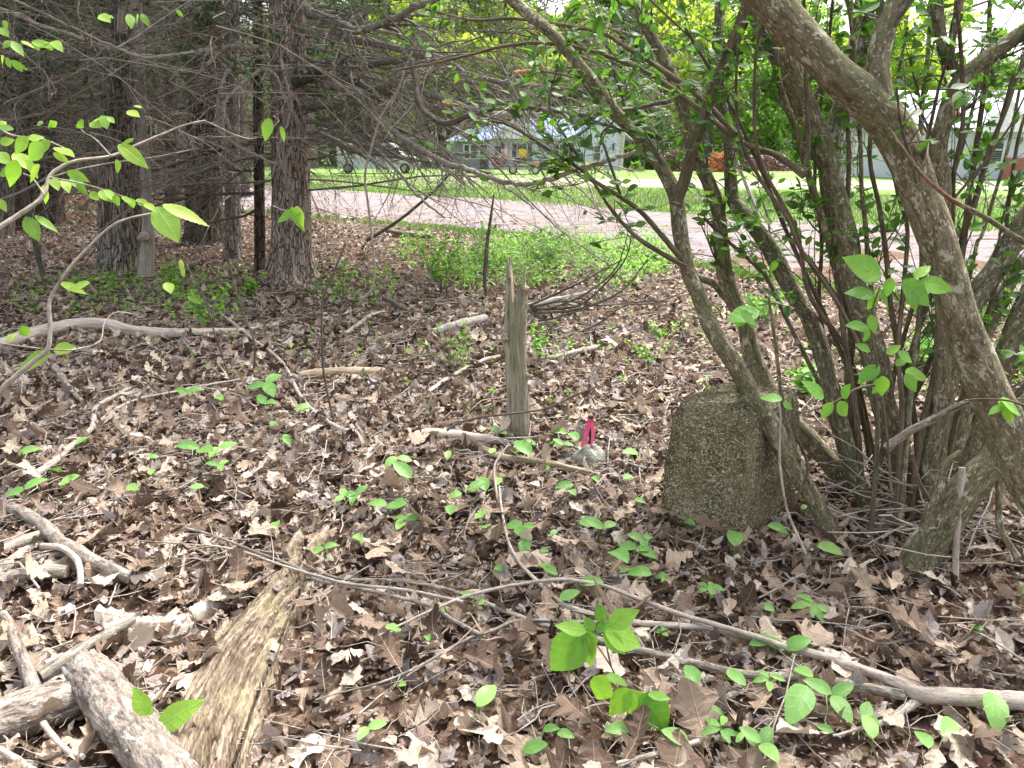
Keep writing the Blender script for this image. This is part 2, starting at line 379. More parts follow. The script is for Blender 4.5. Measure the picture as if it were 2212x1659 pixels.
def ground_mats():
    b = NB('forest_soil', .95, .1); p = b.pos()
    c = b.ramp(b.noise(p, 22, 6, .75), [(.3, (.035, .02, .013)), (.5, (.12, .075, .05)), (.62, (.25, .17, .12)), (.75, (.42, .32, .26))])
    c = b.mix(b.ramp(b.noise(p, 1.2, 3), [(.4, 0.), (.7, .5)]), c, (.16, .09, .07)); b.base(c); b.bump(b.noise(p, 60, 5, .7), .02); M['soil'] = b.m; 
    b = NB('gravel_road', .95, .1); p = b.pos()
    c = b.ramp(b.noise(p, 40, 5, .8), [(.3, (.09, .078, .078)), (.5, (.24, .215, .225)), (.7, (.42, .39, .41))])
    c = b.mix(b.math('MULTIPLY', b.ramp(b.noise(p, .55, 5, .65), [(.42, 0.), (.6, 1.)]), .75), c, (.24, .19, .165))
    c = b.mix(b.math('MULTIPLY', b.ramp(b.noise(b.mapv(p, (.6, 1, 1)), 2.6, 6, .75), [(.5, 0.), (.62, 1.)]), .75), c, (.09, .052, .038))
    b.base(c); b.bump(b.noise(p, 30, 5, .8), .03); M['gravel'] = b.m
    b = NB('lawn', .9, .1); p = b.pos()
    c = b.ramp(b.noise(p, 5, 6, .75), [(.3, (.08, .16, .035)), (.5, (.15, .26, .06)), (.7, (.25, .34, .11))])
    c = b.mix(b.math('MULTIPLY', b.ramp(b.noise(b.mapv(p, (.25, 1, 1)), .55, 5, .65), [(.5, 0.), (.64, 1.)]), .8), c, (.30, .255, .2))
    b.base(c); b.bump(b.noise(p, 30, 4, .8), .05); M['lawn'] = b.m
    b = NB('sandy_drive', .95, .1); p = b.pos()
    c = b.ramp(b.noise(p, 12, 5, .75), [(.3, (.22, .175, .145)), (.5, (.33, .275, .235)), (.7, (.44, .385, .34))])
    c = b.mix(b.math('MULTIPLY', b.ramp(b.noise(b.mapv(p, (.3, 1, 1)), .8, 5, .7), [(.48, 0.), (.56, 1.)]), .85), c, (.17, .26, .07))
    b.base(c); b.bump(b.noise(p, 30, 5, .8), .02); M['sand'] = b.m
ground_mats()

# ------------------------------------------------------------ ground
def sheet(name, X, Y, z, m, kind='structure'):
    """X,Y grids"""
    mb = MB(); a, b_ = X.shape; Z = z(X, Y) if callable(z) else np.full(X.shape, z)
    idx = np.arange(a*b_).reshape(a, b_); q = np.stack([idx[:-1, :-1], idx[:-1, 1:], idx[1:, 1:], idx[1:, :-1]], -1)
    mb.add(np.stack([X, Y, Z], -1), q); o = mb.build(name, m); o['kind'] = kind; return o
ys = np.concatenate([np.arange(-4, 10, .06), np.arange(10, 22, .4), np.linspace(22, 420, 40)])
us = np.linspace(-1, 1, 181)
YY, UU = np.meshgrid(ys, us, indexing='ij'); XX = UU*np.maximum(6, np.abs(YY)*1.4+4)
ground = sheet('forest_floor', XX, YY, lambda x, y: gh(x, y)+.008*np.sin(x*17+3*np.sin(y*11))*np.sin(y*19)*(y < 10), M['soil'])
def strip(name, near, far, z, m, n=6):
    A = catmull([G(*p)[:2] for p in near], 8); B = catmull([G(*p)[:2] for p in far], 8)
    t = np.linspace(0, 1, n)[None, :, None]; k = min(len(A), len(B)); A, B = A[:k, None], B[:k, None]
    jit = np.sin(np.arange(k)*1.7)[:, None]*.12+np.sin(np.arange(k)*.6+1)[:, None]*.2
    Q = A*(1-t)+B*t; Q[:, 0, 1] += jit[:, 0]
    return sheet(name, Q[..., 0], Q[..., 1], z, m)
road_near = [(455, 452), (600, 462), (850, 488), (1100, 512), (1400, 560), (1700, 612), (2300, 700), (3400, 860)]
road_far = [(455, 398), (600, 402), (850, 418), (1100, 432), (1400, 456), (1700, 476), (2300, 505), (3400, 560)]
grass_near = [(a, b+9) for a, b in road_near]; grass_near[0] = (-900, 478)
lawn_far = [(455, 346), (600, 346), (850, 346), (1100, 346), (1400, 346), (1700, 346), (2300, 346), (3400, 346)]
strip('lawn', road_far, lawn_far, .004, M['lawn'])
strip('gravel_road', road_near, road_far, .008, M['gravel'], 10)
strip('dirt_driveway', [(500, 402), (900, 403), (1200, 407), (1500, 407), (1800, 410), (2100, 412), (2500, 415), (2900, 418)],
      [(500, 385), (900, 384), (1200, 385), (1500, 388), (1800, 390), (2100, 393), (2500, 395), (2900, 396)], .012, M['sand'])
strip('footpath', [(1500, 431), (1600, 433), (1750, 436), (1900, 438), (2100, 441), (2300, 444), (2500, 448), (2900, 455)],
      [(1500, 423), (1600, 424), (1750, 426), (1900, 428), (2100, 431), (2300, 434), (2500, 438), (2900, 442)], .012, M['sand'])
# verge
def region_pts(n, ymin, ymax, x0=-1, x1=1):
    y = np.sqrt(rng.random(n)*(ymax**2-ymin**2)+ymin**2); x = (x0+(x1-x0)*rng.random(n))*(.70*y+.35); return x, y
nearA = catmull([G(*p)[:2] for p in road_near], 10); farA = catmull([G(*p)[:2] for p in road_far], 10)
def y_near(x): return np.interp(x, nearA[:, 0], nearA[:, 1])
def y_far(x): return np.interp(x, farA[:, 0], farA[:, 1])
def blades(name, x, y, h, m):
    n = len(x); mb = MB(); z = gh(x, y)
    a = rng.random(n)*6.28; le = h*(.5+rng.random(n)); wd = le*.06+.004
    b0 = np.stack([x, y, z], -1); s_ = np.stack([np.cos(a), np.sin(a), 0*a], -1)*wd[:, None]
    ln = np.stack([np.cos(a*3.3), np.sin(a*3.3), 0*a], -1)*(le*.45)[:, None]
    v = np.stack([b0-s_, b0+s_, b0+ln*.4+[0, 0, .6]*le[:, None]+s_*.7, b0+ln+[0, 0, 1]*le[:, None], b0+ln*.4+[0, 0, .6]*le[:, None]-s_*.7], 1)
    i = np.arange(n)[:, None]*5
    mb.add(v, q=i+[0, 1, 2, 4], t=i+[4, 2, 3], r=np.repeat(rng.random(n), 5)); o = mb.build(name, m)
    return o
x = (rng.random(26000)*2-1)*14; y = y_near(x)-np.abs(rng.standard_normal(26000))*.35+.25
k = rng.random(26000) < np.clip((x+4)/4, .12, 1); x, y = x[k], y[k]
vg = blades('grass', x, y, .09, M['blade']); tag(vg, 'fringe of bright green grass between the leaf litter and the gravel road', 'grass', kind='stuff')
x = (rng.random(5000)*2-1)*20; y = y_far(x)-np.abs(rng.standard_normal(5000))*.45*(1+.8*np.sin(x*1.3))
vg = blades('grass', x, y, .08, M['blade']); tag(vg, 'ragged grass tufts creeping over the far edge of the gravel road', 'grass', kind='stuff')
x = (rng.random(60000)*2-1)*26; y = y_far(x)+rng.random(60000)**1.3*16+.1
lg = blades('grass', x, y, .10, M['blade']); tag(lg, 'short green lawn grass beyond the gravel road', 'grass', kind='stuff')

# ------------------------------------------------------------ leaf litter
profs = [prof_lobed(i) for i in range(6)]; maps = [prof_maple(i, 1) for i in range(3)]; profs1 = [prof_lobed(i, 1) for i in range(5)]; ov = prof_oval(.24, .45, 7); ov2 = prof_oval(.32, .42, 5); low = prof_low()
def scatter(mb, n, y0, y1, kinds, size, cols, stack, crum=.03):
    x, y = region_pts(n, y0, y1)
    ok = (y < y_near(x)+.3) | (x < -.36*y); x, y = x[ok], y[ok]; n = len(x)
    z = gh(x, y)+.004+stack*rng.random(n)**1.4
    a = rng.random(n)*6.283; tilt = np.abs(rng.standard_normal(n))*.30
    d = np.stack([np.cos(a), np.sin(a), .35*rng.standard_normal(n)*.8], -1)
    nr = np.stack([np.sin(tilt)*np.cos(a*2.7), np.sin(tilt)*np.sin(a*2.7), np.cos(tilt)], -1)
    kk = rng.integers(0, len(kinds), n)
    for j, pr in enumerate(kinds):
        s = kk == j
        if not s.any(): continue
        m_ = s.sum(); rr = rng.random(m_); 
        if any(pr is q_ for q_ in maps): rr = np.where(rng.random(m_) < .5, .8+.16*rng.random(m_), rr)
        L = size*(.55+.75*rng.random(m_))*(1 if any(pr is q_ for q_ in profs+profs1) else .75)
        leaves(mb, pr, np.stack([x, y, z], -1)[s]-d[s]*L[:, None]*.5, d[s], nr[s], L, bend=.9*rng.standard_normal(m_), fold=.45*rng.standard_normal(m_), crumple=crum, cols=cols, r=rr, twist=.8)
mb = MB()
scatter(mb, 4600, .9, 3.6, profs+maps[:2]+[ov, ov, ov2, ov2], .105, 3, .04, .05)
scatter(mb, 12500, 3.4, 6.5, profs1+maps[:2]+[ov, ov2, low], .11, 3, .04, .05)
scatter(mb, 19000, 6.3, 10, [ov2, low, ov, low, profs1[0]], .10, 3, .045, .05)
scatter(mb, 22000, 9.8, 17, [low, low, ov2], .11, 3, .045, .05)
scatter(mb, 20000, .9, 5, [ov2, low, low, ov], .042, 3, .045, .09)
scatter(mb, 22000, .9, 5.5, [low], .018, 3, .05, .1)
scatter(mb, 10000, 17, 34, [low], .22, 3, .06, .04)
n = 2600; x = (rng.random(n)*2-1)*13; y = y_near(x)+np.abs(rng.standard_normal(n))*1.6; k = y < y_far(x); x, y = x[k], y[k]
leaves(mb, low, np.stack([x, y, .012+.02*rng.random(len(x))], -1), rng.standard_normal((len(x), 3))*[1, 1, .2], rng.standard_normal((len(x), 3))*.3+[0, 0, 1], .05+.08*rng.random(len(x)), fold=.4, cols=3, r=rng.random(len(x))*.5)
lit = mb.build('fallen_leaves', M['litter'], ground, smooth=False); lit['kind'] = 'stuff'
# the 300 that show largest: single leaves
ncount = 0
while ncount < 290:
    y = 1.25+3.2*random.random()**1.3; x = (random.random()*2-1)*(.68*y+.25)
    mb = MB(); a = random.random()*6.283; tl = abs(random.gauss(0, .22)); L = random.uniform(.10, .18)
    pr = random.choice(profs+profs+[maps[0]]); p = np.array([x, y, float(gh(x, y))+.045+.02*random.random()])
    d = np.array([math.cos(a), math.sin(a), random.gauss(0, .12)])
    rr = random.choice([.3, .42, .5, .58, .66, .72, .78, .2]) + random.uniform(-.04, .04)
    leaves(mb, pr, p-d*L*.5, d, [math.sin(tl)*math.cos(a*2), math.sin(tl)*math.sin(a*2), math.cos(tl)], L, bend=random.gauss(0, .8), fold=random.gauss(0.1, .35), crumple=.035, cols=5, r=rr, twist=.5)
    tubes(mb, np.array([p-d*L*.5-d*L*.2, p-d*L*.5]), np.array([.0012, .0012]), 3)
    mb.build('fallen_leaf', M['litter'], ground, smooth=False); ncount += 1
# loose twig litter
mb = MB()
for (n, a0, a1, l0, l1, r0) in ((1500, 1.1, 4, .04, .3, .0014), (420, 1.1, 4, .08, .55, .0025), (1500, 4, 9, .1, .7, .003), (900, 9, 16, .3, 1.1, .005)):
    x, y = region_pts(n, a0, a1); ok = y < y_near(x)-.2; x, y = x[ok], y[ok]; n = len(x)
    z = gh(x, y)+.05; a = rng.random(n)*6.28; L = l0+(l1-l0)*rng.random(n)**2; tt = np.linspace(-.5, .5, 5)
    P = np.stack([x, y, z], -1)[:, None]+(L[:, None]*tt)[..., None]*np.stack([np.cos(a), np.sin(a), .08*rng.standard_normal(n)], -1)[:, None]
    P[:, 1:-1] += rng.standard_normal((n, 3, 3))*(L*.035)[:, None, None]
    P[..., 2] = np.maximum(P[..., 2], gh(P[..., 0], P[..., 1])+.015)
    tubes(mb, P, r0*(.5+rng.random(n))[:, None]*np.linspace(1.1, .6, 5), 4)
o = mb.build('fallen_twigs', M['twig_pale']); tag(o, 'thin grey twigs scattered over the dry leaves', 'twigs', kind='stuff')

# ------------------------------------------------------------ large trunks
def trunk_mesh(mb, pts, n=48, rings=120, ridge=.06, flare=0, freq=9, seed=0, stretch=.5):
    c = catmull(pts, max(2, rings//max(1, len(pts)-1))); P, rad = c[:, :3], c[:, 3]
    K = len(P); th = np.linspace(0, 2*np.pi, n, endpoint=False); g = np.random.default_rng(seed)
    L = np.concatenate([[0], np.cumsum(np.linalg.norm(np.diff(P, axis=0), axis=1))])
    h = np.zeros((K, n))
    for i in range(7):
        f = freq*(1+i*.45); ph = g.random()*6.28
        h += np.abs(np.sin(np.round(f)*th[None]/2+ph+1.3*np.sin(L[:, None]*(2.1+i)*stretch*2+ph*2)+.7*np.sin(L[:, None]*9*stretch+i)))/7
    h = (h-.6)*ridge*4+g.standard_normal((K, n))*ridge*.12
    fl = 1+flare*np.exp(-L[:, None]/.22)*(1+.35*np.sin(th*5+seed)[None])
    rr = rad[:, None]*(1+h)*fl
    V = P[:, None]+rr[..., None]*np.stack([np.cos(th), np.sin(th), 0*th], -1)[None]
    tc = np.stack([rad[:, None]*np.cos(th), rad[:, None]*np.sin(th), L[:, None]+0*th], -1)
    idx = np.arange(K*n).reshape(K, n); nx = np.roll(idx, -1, 1)
    q = np.stack([idx[:-1], nx[:-1], nx[1:], idx[1:]], -1); mb.add(V, q, tc=tc)
    return c
def straight(pb, yb, pt, yt, w0, w1, Y, zb=None):
    a = at(pb, yb, Y); b = at(pt, yt, Y); up = (b-a)/(b[2]-a[2]); top = a+up*9
    a = a.copy(); g0 = float(gh(a[0], a[1]))-.05; a = a+up*(g0-a[2]); s = pxm(Y, 300)
    f = lambda t: (w0+(w1-w0)*t*(9/(b[2]-g0)) if t*(9/(b[2]-g0)) < 1 else w1*(1-.3*(t-(b[2]-g0)/9)))*.5*s
    return [[*(a*(1-t)+top*t), f(t)] for t in np.linspace(0, 1, 7)]

def dead_limbs(root, c, mats, n_l, zr, az, ln, tang=2, kn=4, needles=0, rad=.022, seeds=0, fine=True, droop=.35, up0=.0):
    """limbs radiating from a trunk centre line c: parts; their twigs sub-parts"""
    zs = c[:, 2]
    for i in range(n_l):
        z = random.uniform(*zr); k = np.array([np.interp(z, zs, c[:, j]) for j in range(4)])
        a = R(random.uniform(*az)); d0 = np.array([math.cos(a), math.sin(a), up0+random.gauss(0, .12)])
        L = random.uniform(*ln); K = 8; P = [k[:3]+d0*k[3]*.5]; d = d0.copy()
        for j in range(K-1):
            d = unit(d+rng.standard_normal(3)*.11+np.array([0, 0, -droop/K*(1 if j > 1 else .2)])); P.append(P[-1]+d*L/(K-1))
        P = np.array(P); rd = rad*(.7+.6*random.random())*(L/ln[1])**.5*np.linspace(1, .22, K)
        mb = MB(); pts = catmull(np.column_stack([P, rd]), 2); tubes(mb, pts[:, :3], pts[:, 3], 7, .05)
        br = mb.build('branch', mats[0], root)
        C1, R1 = grow(P[None], rd[None], kn, L*.28, L*.6, 38, .35, 6, .12, .2, .55)
        mb = MB(); tubes(mb, C1, R1, 4, cap=False)
        C2, R2 = grow(C1, R1, kn+1, L*.10, L*.28, 42, .3, 5, .14, .15, .6); tubes(mb, C2, np.maximum(R2, .002), 3, cap=False)
        if fine:
            C3, R3 = grow(C2, R2, 3, L*.04, L*.13, 48, .25, 4, .15, .2, .7); tubes(mb, C3, np.maximum(R3, .0014), 3, cap=False)
        t = mb.build('twigs', mats[1], br); t['kind'] = 'stuff'
        if needles:
            src = C2 if not fine else C3
            sel = rng.random(len(src)) < needles; S = src[sel]
            if len(S):
                t_ = rng.random((len(S), 7)); p = S[:, 0][:, None]*(1-t_[..., None])+S[:, -1][:, None]*t_[..., None]
                dd = unit(S[:, -1]-S[:, 0])[:, None]+rng.standard_normal((len(S), 7, 3))*.5
                mb = MB(); leaves(mb, prof_oval(.16, .4, 3), p.reshape(-1, 3), dd.reshape(-1, 3), rng.standard_normal((len(S)*7, 3))*.4+[0, 0, 1], .05+.05*rng.random(len(S)*7), cols=3)
                t = mb.build('foliage', M['needle'], br); t['kind'] = 'stuff'

# T2: the main hemlock
def tree(name, label, pts, m, cat='tree', **kw):
    root = thing(name, [pts[0][0], pts[0][1], 0], label, cat, kw.pop('group', None))
    mb = MB(); c = trunk_mesh(mb, pts, **kw); mb.build('trunk', m, root); return root, c
t2, c2 = tree('hemlock_tree', 'large hemlock with flared base and warm ridged bark, nearest the gravel road', straight(632, 600, 621, 0, 86, 72, 9.1), M['hemlock_red'], n=72, rings=220, ridge=.045, flare=.62, freq=20, seed=3)
t1, c1 = tree('hemlock_tree', 'thick grey-barked hemlock behind the beech leaves, dead pale stem against its side', straight(262, 592, 255, 0, 92, 78, 9.3), M['hemlock'], n=72, rings=220, ridge=.05, flare=.22, freq=18, seed=5)
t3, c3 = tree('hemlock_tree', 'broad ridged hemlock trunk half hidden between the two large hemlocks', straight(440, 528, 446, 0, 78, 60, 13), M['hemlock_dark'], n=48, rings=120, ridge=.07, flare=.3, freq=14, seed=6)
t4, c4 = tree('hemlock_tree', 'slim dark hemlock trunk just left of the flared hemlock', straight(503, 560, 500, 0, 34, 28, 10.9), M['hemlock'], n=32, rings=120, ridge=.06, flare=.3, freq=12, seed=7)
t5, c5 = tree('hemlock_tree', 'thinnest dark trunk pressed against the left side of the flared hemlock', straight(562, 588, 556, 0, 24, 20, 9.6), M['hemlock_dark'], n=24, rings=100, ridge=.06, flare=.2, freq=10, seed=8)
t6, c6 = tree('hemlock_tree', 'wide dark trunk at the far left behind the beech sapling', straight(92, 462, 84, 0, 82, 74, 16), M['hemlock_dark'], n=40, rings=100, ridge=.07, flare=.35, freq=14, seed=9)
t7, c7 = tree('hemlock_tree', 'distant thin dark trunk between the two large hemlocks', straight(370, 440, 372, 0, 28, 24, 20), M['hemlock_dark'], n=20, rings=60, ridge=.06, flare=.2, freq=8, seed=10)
t8, c8 = tree('hemlock_tree', 'pale streaked trunk at the extreme left edge of the woods', straight(14, 470, 14, 0, 30, 28, 14), M['hemlock'], n=24, rings=80, ridge=.06, flare=.2, freq=9, seed=12)
# dead pale stem against t1
root = thing('dead_tree', [*G(314, 590)[:2], 0], 'bleached barkless dead stem standing against the right side of the grey hemlock', 'dead tree')
mb = MB(); trunk_mesh(mb, pic([(316, 596, 30), (320, 480, 24), (312, 330, 19), (305, 180, 17), (300, 60, 20), (294, 0, 22), (290, -160, 20)], 8.9), 32, 140, .07, .2, 8, 3); mb.build('stem', M['deadwood'], root)
mb = MB(); limb(mb, pic([(303, 508, 24), (308, 512, 30), (312, 520, 20)], 8.75), 10, 4, rough=.08); mb.build('burl', M['deadwood'], root)
mb = MB(); limb(mb, pic([(262, 70, 20), (270, 0, 26), (272, -80, 30)], 9.05), 12, 6, rough=.05)
o = mb.build('bare_wood', M['deadwood'], t1)

# dead limbs (procedural)
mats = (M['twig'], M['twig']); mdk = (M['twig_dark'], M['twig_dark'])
dead_limbs(t2, c2, mats, 7, (1.0, 3.5), (-24, 14), (3.0, 5.2), kn=5, needles=.0, droop=.6, rad=.016)
dead_limbs(t2, c2, mats, 6, (2.4, 4.4), (-20, 20), (3.4, 6.0), kn=5, needles=.4, droop=.4, rad=.018)
dead_limbs(t2, c2, mats, 9, (1.1, 3.4), (140, 220), (1.6, 3.2), kn=5, droop=.3)
dead_limbs(t1, c1, mats, 13, (1.4, 3.7), (150, 380), (1.8, 3.6), kn=5, needles=.08, droop=.3)
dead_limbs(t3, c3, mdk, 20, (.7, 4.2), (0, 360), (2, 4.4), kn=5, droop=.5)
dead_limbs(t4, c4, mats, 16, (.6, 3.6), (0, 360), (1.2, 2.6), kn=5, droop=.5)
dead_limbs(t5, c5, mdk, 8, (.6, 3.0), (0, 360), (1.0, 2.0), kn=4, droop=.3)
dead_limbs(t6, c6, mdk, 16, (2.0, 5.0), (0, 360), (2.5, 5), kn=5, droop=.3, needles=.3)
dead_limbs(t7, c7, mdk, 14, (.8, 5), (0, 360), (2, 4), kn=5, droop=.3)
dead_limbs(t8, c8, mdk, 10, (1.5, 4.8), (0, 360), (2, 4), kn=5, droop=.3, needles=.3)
# background hemlocks of the dark wood
lab = ['dark trunk in the deep shade of the hemlock wood', 'slim grey trunk in the deep shade of the hemlock wood']
bgh = [(-9.5, 15, .20), (-13, 18, .26), (-10.5, 22, .24), (-7.5, 19, .16), (-16, 24, .3), (-13, 30, .25), (-19, 30, .3), (-9.3, 27, .22), (-23, 34, .3), (-16, 38, .3), (-27, 40, .35), (-21, 26, .3), (-12.5, 25.5, .2), (-18, 19, .25), (-22, 42, .3)]
for i, (x, y, r_) in enumerate(bgh):
    pts = [[x+.1*math.sin(i)*t, y, -.05+t*1.6, r_*(1-.035*t)] for t in range(8)]
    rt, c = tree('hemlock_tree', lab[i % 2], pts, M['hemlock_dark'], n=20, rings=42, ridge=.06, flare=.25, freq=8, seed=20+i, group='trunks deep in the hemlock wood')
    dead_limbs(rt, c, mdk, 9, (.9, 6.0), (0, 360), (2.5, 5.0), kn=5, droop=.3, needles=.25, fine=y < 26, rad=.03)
# far foliage of the dark wood: a mass nobody could count
n = 42000; x = -6-rng.random(n)*44; y = 34+rng.random(n)*26; x = np.where(x > -.37*y, -.37*y-rng.random(n)*12, x); z = .2+rng.random(n)**1.0*15
keep = (z > 3.2+1.2*np.sin(x*.6)) | (rng.random(n) < .3); x, y, z = x[keep], y[keep], z[keep]
mb = MB(); leaves(mb, prof_low(.3), np.stack([x, y, z], -1), rng.standard_normal((len(x), 3)), rng.standard_normal((len(x), 3)), .35+.4*rng.random(len(x)), cols=3)
tag(mb.build('woodland', M['needle']), 'dark evergreen foliage filling the depth of the wood at left', 'woodland', kind='stuff')
n = 15000; P0 = np.stack([-5-rng.random(n)*30, 15+rng.random(n)**1.2*34, .2+rng.random(n)*9], -1); P0[:, 0] = np.minimum(P0[:, 0], -.335*P0[:, 1]-rng.random(n)*2)
d = unit(rng.standard_normal((n, 3))*[1, .6, .45]); L = .6+2*rng.random((n, 1)); P = np.stack([P0+d*L*t+rng.standard_normal((n, 3))*.08 for t in (0, .33, .66, 1)], 1)
mb = MB(); tubes(mb, P, np.full((n, 4), .009)*np.array([1.3, 1, .7, .4]), 3, cap=False)
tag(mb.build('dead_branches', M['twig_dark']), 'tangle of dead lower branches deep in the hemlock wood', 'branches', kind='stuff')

def web(par, n, x0, x1, y0, y1, Ya, Yb, m, dirn, l0=.5, l1=1.8, r0=.004):
    P = np.array([at(random.uniform(x0, x1), random.uniform(y0, y1), random.uniform(Ya, Yb)) for _ in range(n)])
    d = unit(rng.standard_normal((n, 3))*[.45, .6, .28]+dirn); L = l0+(l1-l0)*rng.random((n, 1)); dr = unit(d); C = [P]; dd = d
    for k in range(7): dd = unit(dd+rng.standard_normal((n, 3))*.1+np.array([0, 0, -.06])); C.append(C[-1]+dd*L/7)
    C = np.stack(C, 1); Rr = np.full((n, 8), r0)*(.6+.8*rng.random((n, 1)))*np.linspace(1.3, .4, 8); mb = MB(); tubes(mb, C, Rr, 4, cap=False)
    C1, R1 = grow(C, Rr, 5, .12, .5, 35, .15, 5, .12, .1, .55); tubes(mb, C1, np.maximum(R1, .0015), 3, cap=False); C2, R2 = grow(C1, R1, 3, .04, .18, 45, .1, 4, .12, .2, .7); tubes(mb, C2, np.maximum(R2, .0012), 3, cap=False)
    o = mb.build('twigs', M[m], par); o['kind'] = 'stuff'
web(t1, 80, -40, 480, -20, 330, 7.5, 9.0, 'twig', np.array([-.9, 0, -.05]))
web(t1, 40, 0, 560, -20, 300, 6.2, 8, 'twig_pale', np.array([.6, 0, .1]))
web(t2, 80, 640, 1150, -20, 330, 6.5, 10, 'twig', np.array([.9, -.1, -.45]), .6, 2.2)
web(t2, 40, 660, 1250, -20, 200, 5.5, 8, 'twig_dark', np.array([.9, -.1, -.2]), .6, 2.0)
web(t2, 60, 400, 640, 60, 420, 8.0, 11, 'twig', np.array([-.4, 0, -.15]), .4, 1.5)
web(t3, 60, 300, 600, 40, 430, 11, 14, 'twig_dark', np.array([.2, 0, -.1]), .5, 2.)
# traced limbs (each a part of the tree that bears it)
def traced(root, rows, m, nm='branch', Y0=8.5, Y1=None, twn=4, sub=6, L=(.3, .8), tm='twig', droop=.4, sides=8, fine=2):
    P = pic(rows, Y0, Y1); mb = MB(); c = limb(mb, P, sides, sub, wob=.0025*Y0/4, rough=.06); br = mb.build(nm, M[m], root)
    if twn:
        C1, R1 = grow(c[None, :, :3], c[None, :, 3], twn, L[0], L[1], 40, droop, 6, .14, .1, .5)
        mb = MB(); tubes(mb, C1, R1, 4, cap=False); C2, R2 = grow(C1, R1, 4, L[0]*.3, L[1]*.45, 42, droop*.6, 5, .14, .15, .65)
        tubes(mb, C2, R2, 3, cap=False)
        if fine > 2:
            C3, R3 = grow(C2, R2, 3, L[0]*.15, L[1]*.22, 45, droop*.6, 4, .14, .15, .7); tubes(mb, C3, R3, 3, cap=False)
        t = mb.build('twigs', M[tm], br); t['kind'] = 'stuff'
    return br, c
w3 = lambda pts, a, b: [(p[0], p[1], a+(b-a)*i/(len(pts)-1)) for i, p in enumerate(pts)]
traced(t2, w3([(575, 108), (533, 100), (483, 104), (417, 114), (350, 124), (300, 120), (217, 98), (167, 80), (100, 60), (0, 18), (-60, -10)], 13, 9), 'twig_pale', Y0=8.9, Y1=7.2, twn=10, fine=3)
traced(t1, w3([(230, 127), (207, 127), (150, 131), (83, 133), (0, 112), (-60, 100)], 11, 8), 'twig', Y0=9, Y1=7.5, twn=8, fine=3)
traced(t2, w3([(420, 112), (320, 124), (277, 113), (217, 88), (133, 48), (60, 12), (20, -4)], 6, 5), 'twig_pale', Y0=7.5, Y1=6.5, twn=7)
traced(t1, w3([(230, 165), (187, 177), (140, 182), (67, 180), (0, 165), (-50, 155)], 9, 7), 'twig', Y0=9, Y1=7.8, twn=8, fine=3)
traced(t1, w3([(230, 203), (207, 210), (150, 213), (117, 213), (83, 206), (0, 207), (-50, 205)], 7, 6), 'twig', Y0=9, Y1=8, twn=8)
traced(t1, w3([(225, 200), (147, 217), (117, 235), (83, 247), (37, 257), (0, 260)], 7, 5), 'twig_pale', Y0=9, Y1=7.8, twn=7)
traced(t1, w3([(270, 5), (307, 3), (360, 20), (407, 43), (450, 60)], 9, 5), 'twig', Y0=9, Y1=8.4, twn=5)
for rows in ([(580, 120), (540, 128), (500, 143), (480, 180), (472, 207), (472, 267), (483, 293), (517, 317), (547, 333), (600, 353), (620, 340), (630, 317)],
             [(608, 128), (614, 160), (620, 187), (630, 223), (620, 267), (607, 300), (600, 327)],
             [(566, 148), (545, 165), (517, 187), (490, 215), (485, 245), (500, 280)],
             [(567, 147), (593, 160), (605, 185), (610, 205), (627, 235)]):
    traced(t2, w3(rows, 9, 5), 'twig_pale', Y0=8.55, Y1=8.1, twn=7, fine=3, L=(.3, .9), tm='twig_pale')
traced(t2, w3([(650, 12), (668, 25), (700, 38), (737, 50), (765, 66), (794, 62), (854, 40), (904, 14), (954, -5)], 22, 12), 'twig', Y0=8.9, Y1=6.6, twn=9, fine=3, L=(.5, 1.2), droop=.5)
traced(t2, w3([(650, 60), (700, 72), (737, 80), (804, 93), (887, 112), (954, 128), (1004, 157), (1054, 170), (1137, 187), (1200, 190)], 21, 8), 'twig_lichen', Y0=8.9, Y1=6.4, twn=14, fine=3, L=(.5, 1.3), droop=.5)
traced(t2, w3([(640, 178), (660, 170), (690, 152), (720, 140), (740, 150), (765, 170), (800, 195), (820, 215)], 26, 12), 'twig_dark', Y0=8.8, Y1=7.6, twn=9, fine=3, L=(.5, 1.3), droop=.6)
traced(t2, w3([(650, 222), (700, 224), (750, 218), (800, 205), (840, 185), (870, 180), (920, 200), (1004, 230), (1040, 240)], 26, 11), 'twig', Y0=8.9, Y1=6.8, twn=13, fine=3, L=(.5, 1.3), droop=.6)
traced(t2, w3([(655, 170), (720, 185), (754, 200), (820, 260), (887, 310), (954, 347), (1020, 370), (1070, 387), (1127, 397), (1170, 393), (1237, 370), (1304, 350), (1360, 333), (1420, 315)], 14, 9), 'twig', Y0=8.9, Y1=3.9, twn=14, fine=3, L=(.35, .9), droop=.4)
traced(t2, w3([(800, 140), (870, 128), (887, 133), (897, 167), (904, 217), (930, 253), (970, 267), (1020, 247), (1070, 233), (1120, 227), (1170, 237), (1237, 247), (1304, 247), (1370, 233), (1444, 220)], 14, 9), 'twig_dark', Y0=7.5, Y1=4.2, twn=12, fine=3, L=(.3, .8), tm='twig')
traced(t2, w3([(660, 300), (720, 290), (780, 300), (850, 360), (900, 420), (960, 470)], 12, 4), 'twig', Y0=9, Y1=7.0, twn=12, fine=3, L=(.4, 1.), droop=.5)
for i in range(14):
    y0 = 10+i*23; x1 = 800+random.random()*420; yy = y0+random.uniform(60, 150)
    traced(t2, w3([(660, y0), (720, y0+random.uniform(-10, 20)), (790, y0+(yy-y0)*.3), (x1-60, (y0+yy)/2+20), (x1, yy+15), (x1+70, yy+70)], 10, 3), 'twig', Y0=8.9, Y1=random.uniform(7.2, 10.5), twn=11, fine=3, L=(.35, 1.0), droop=.6)
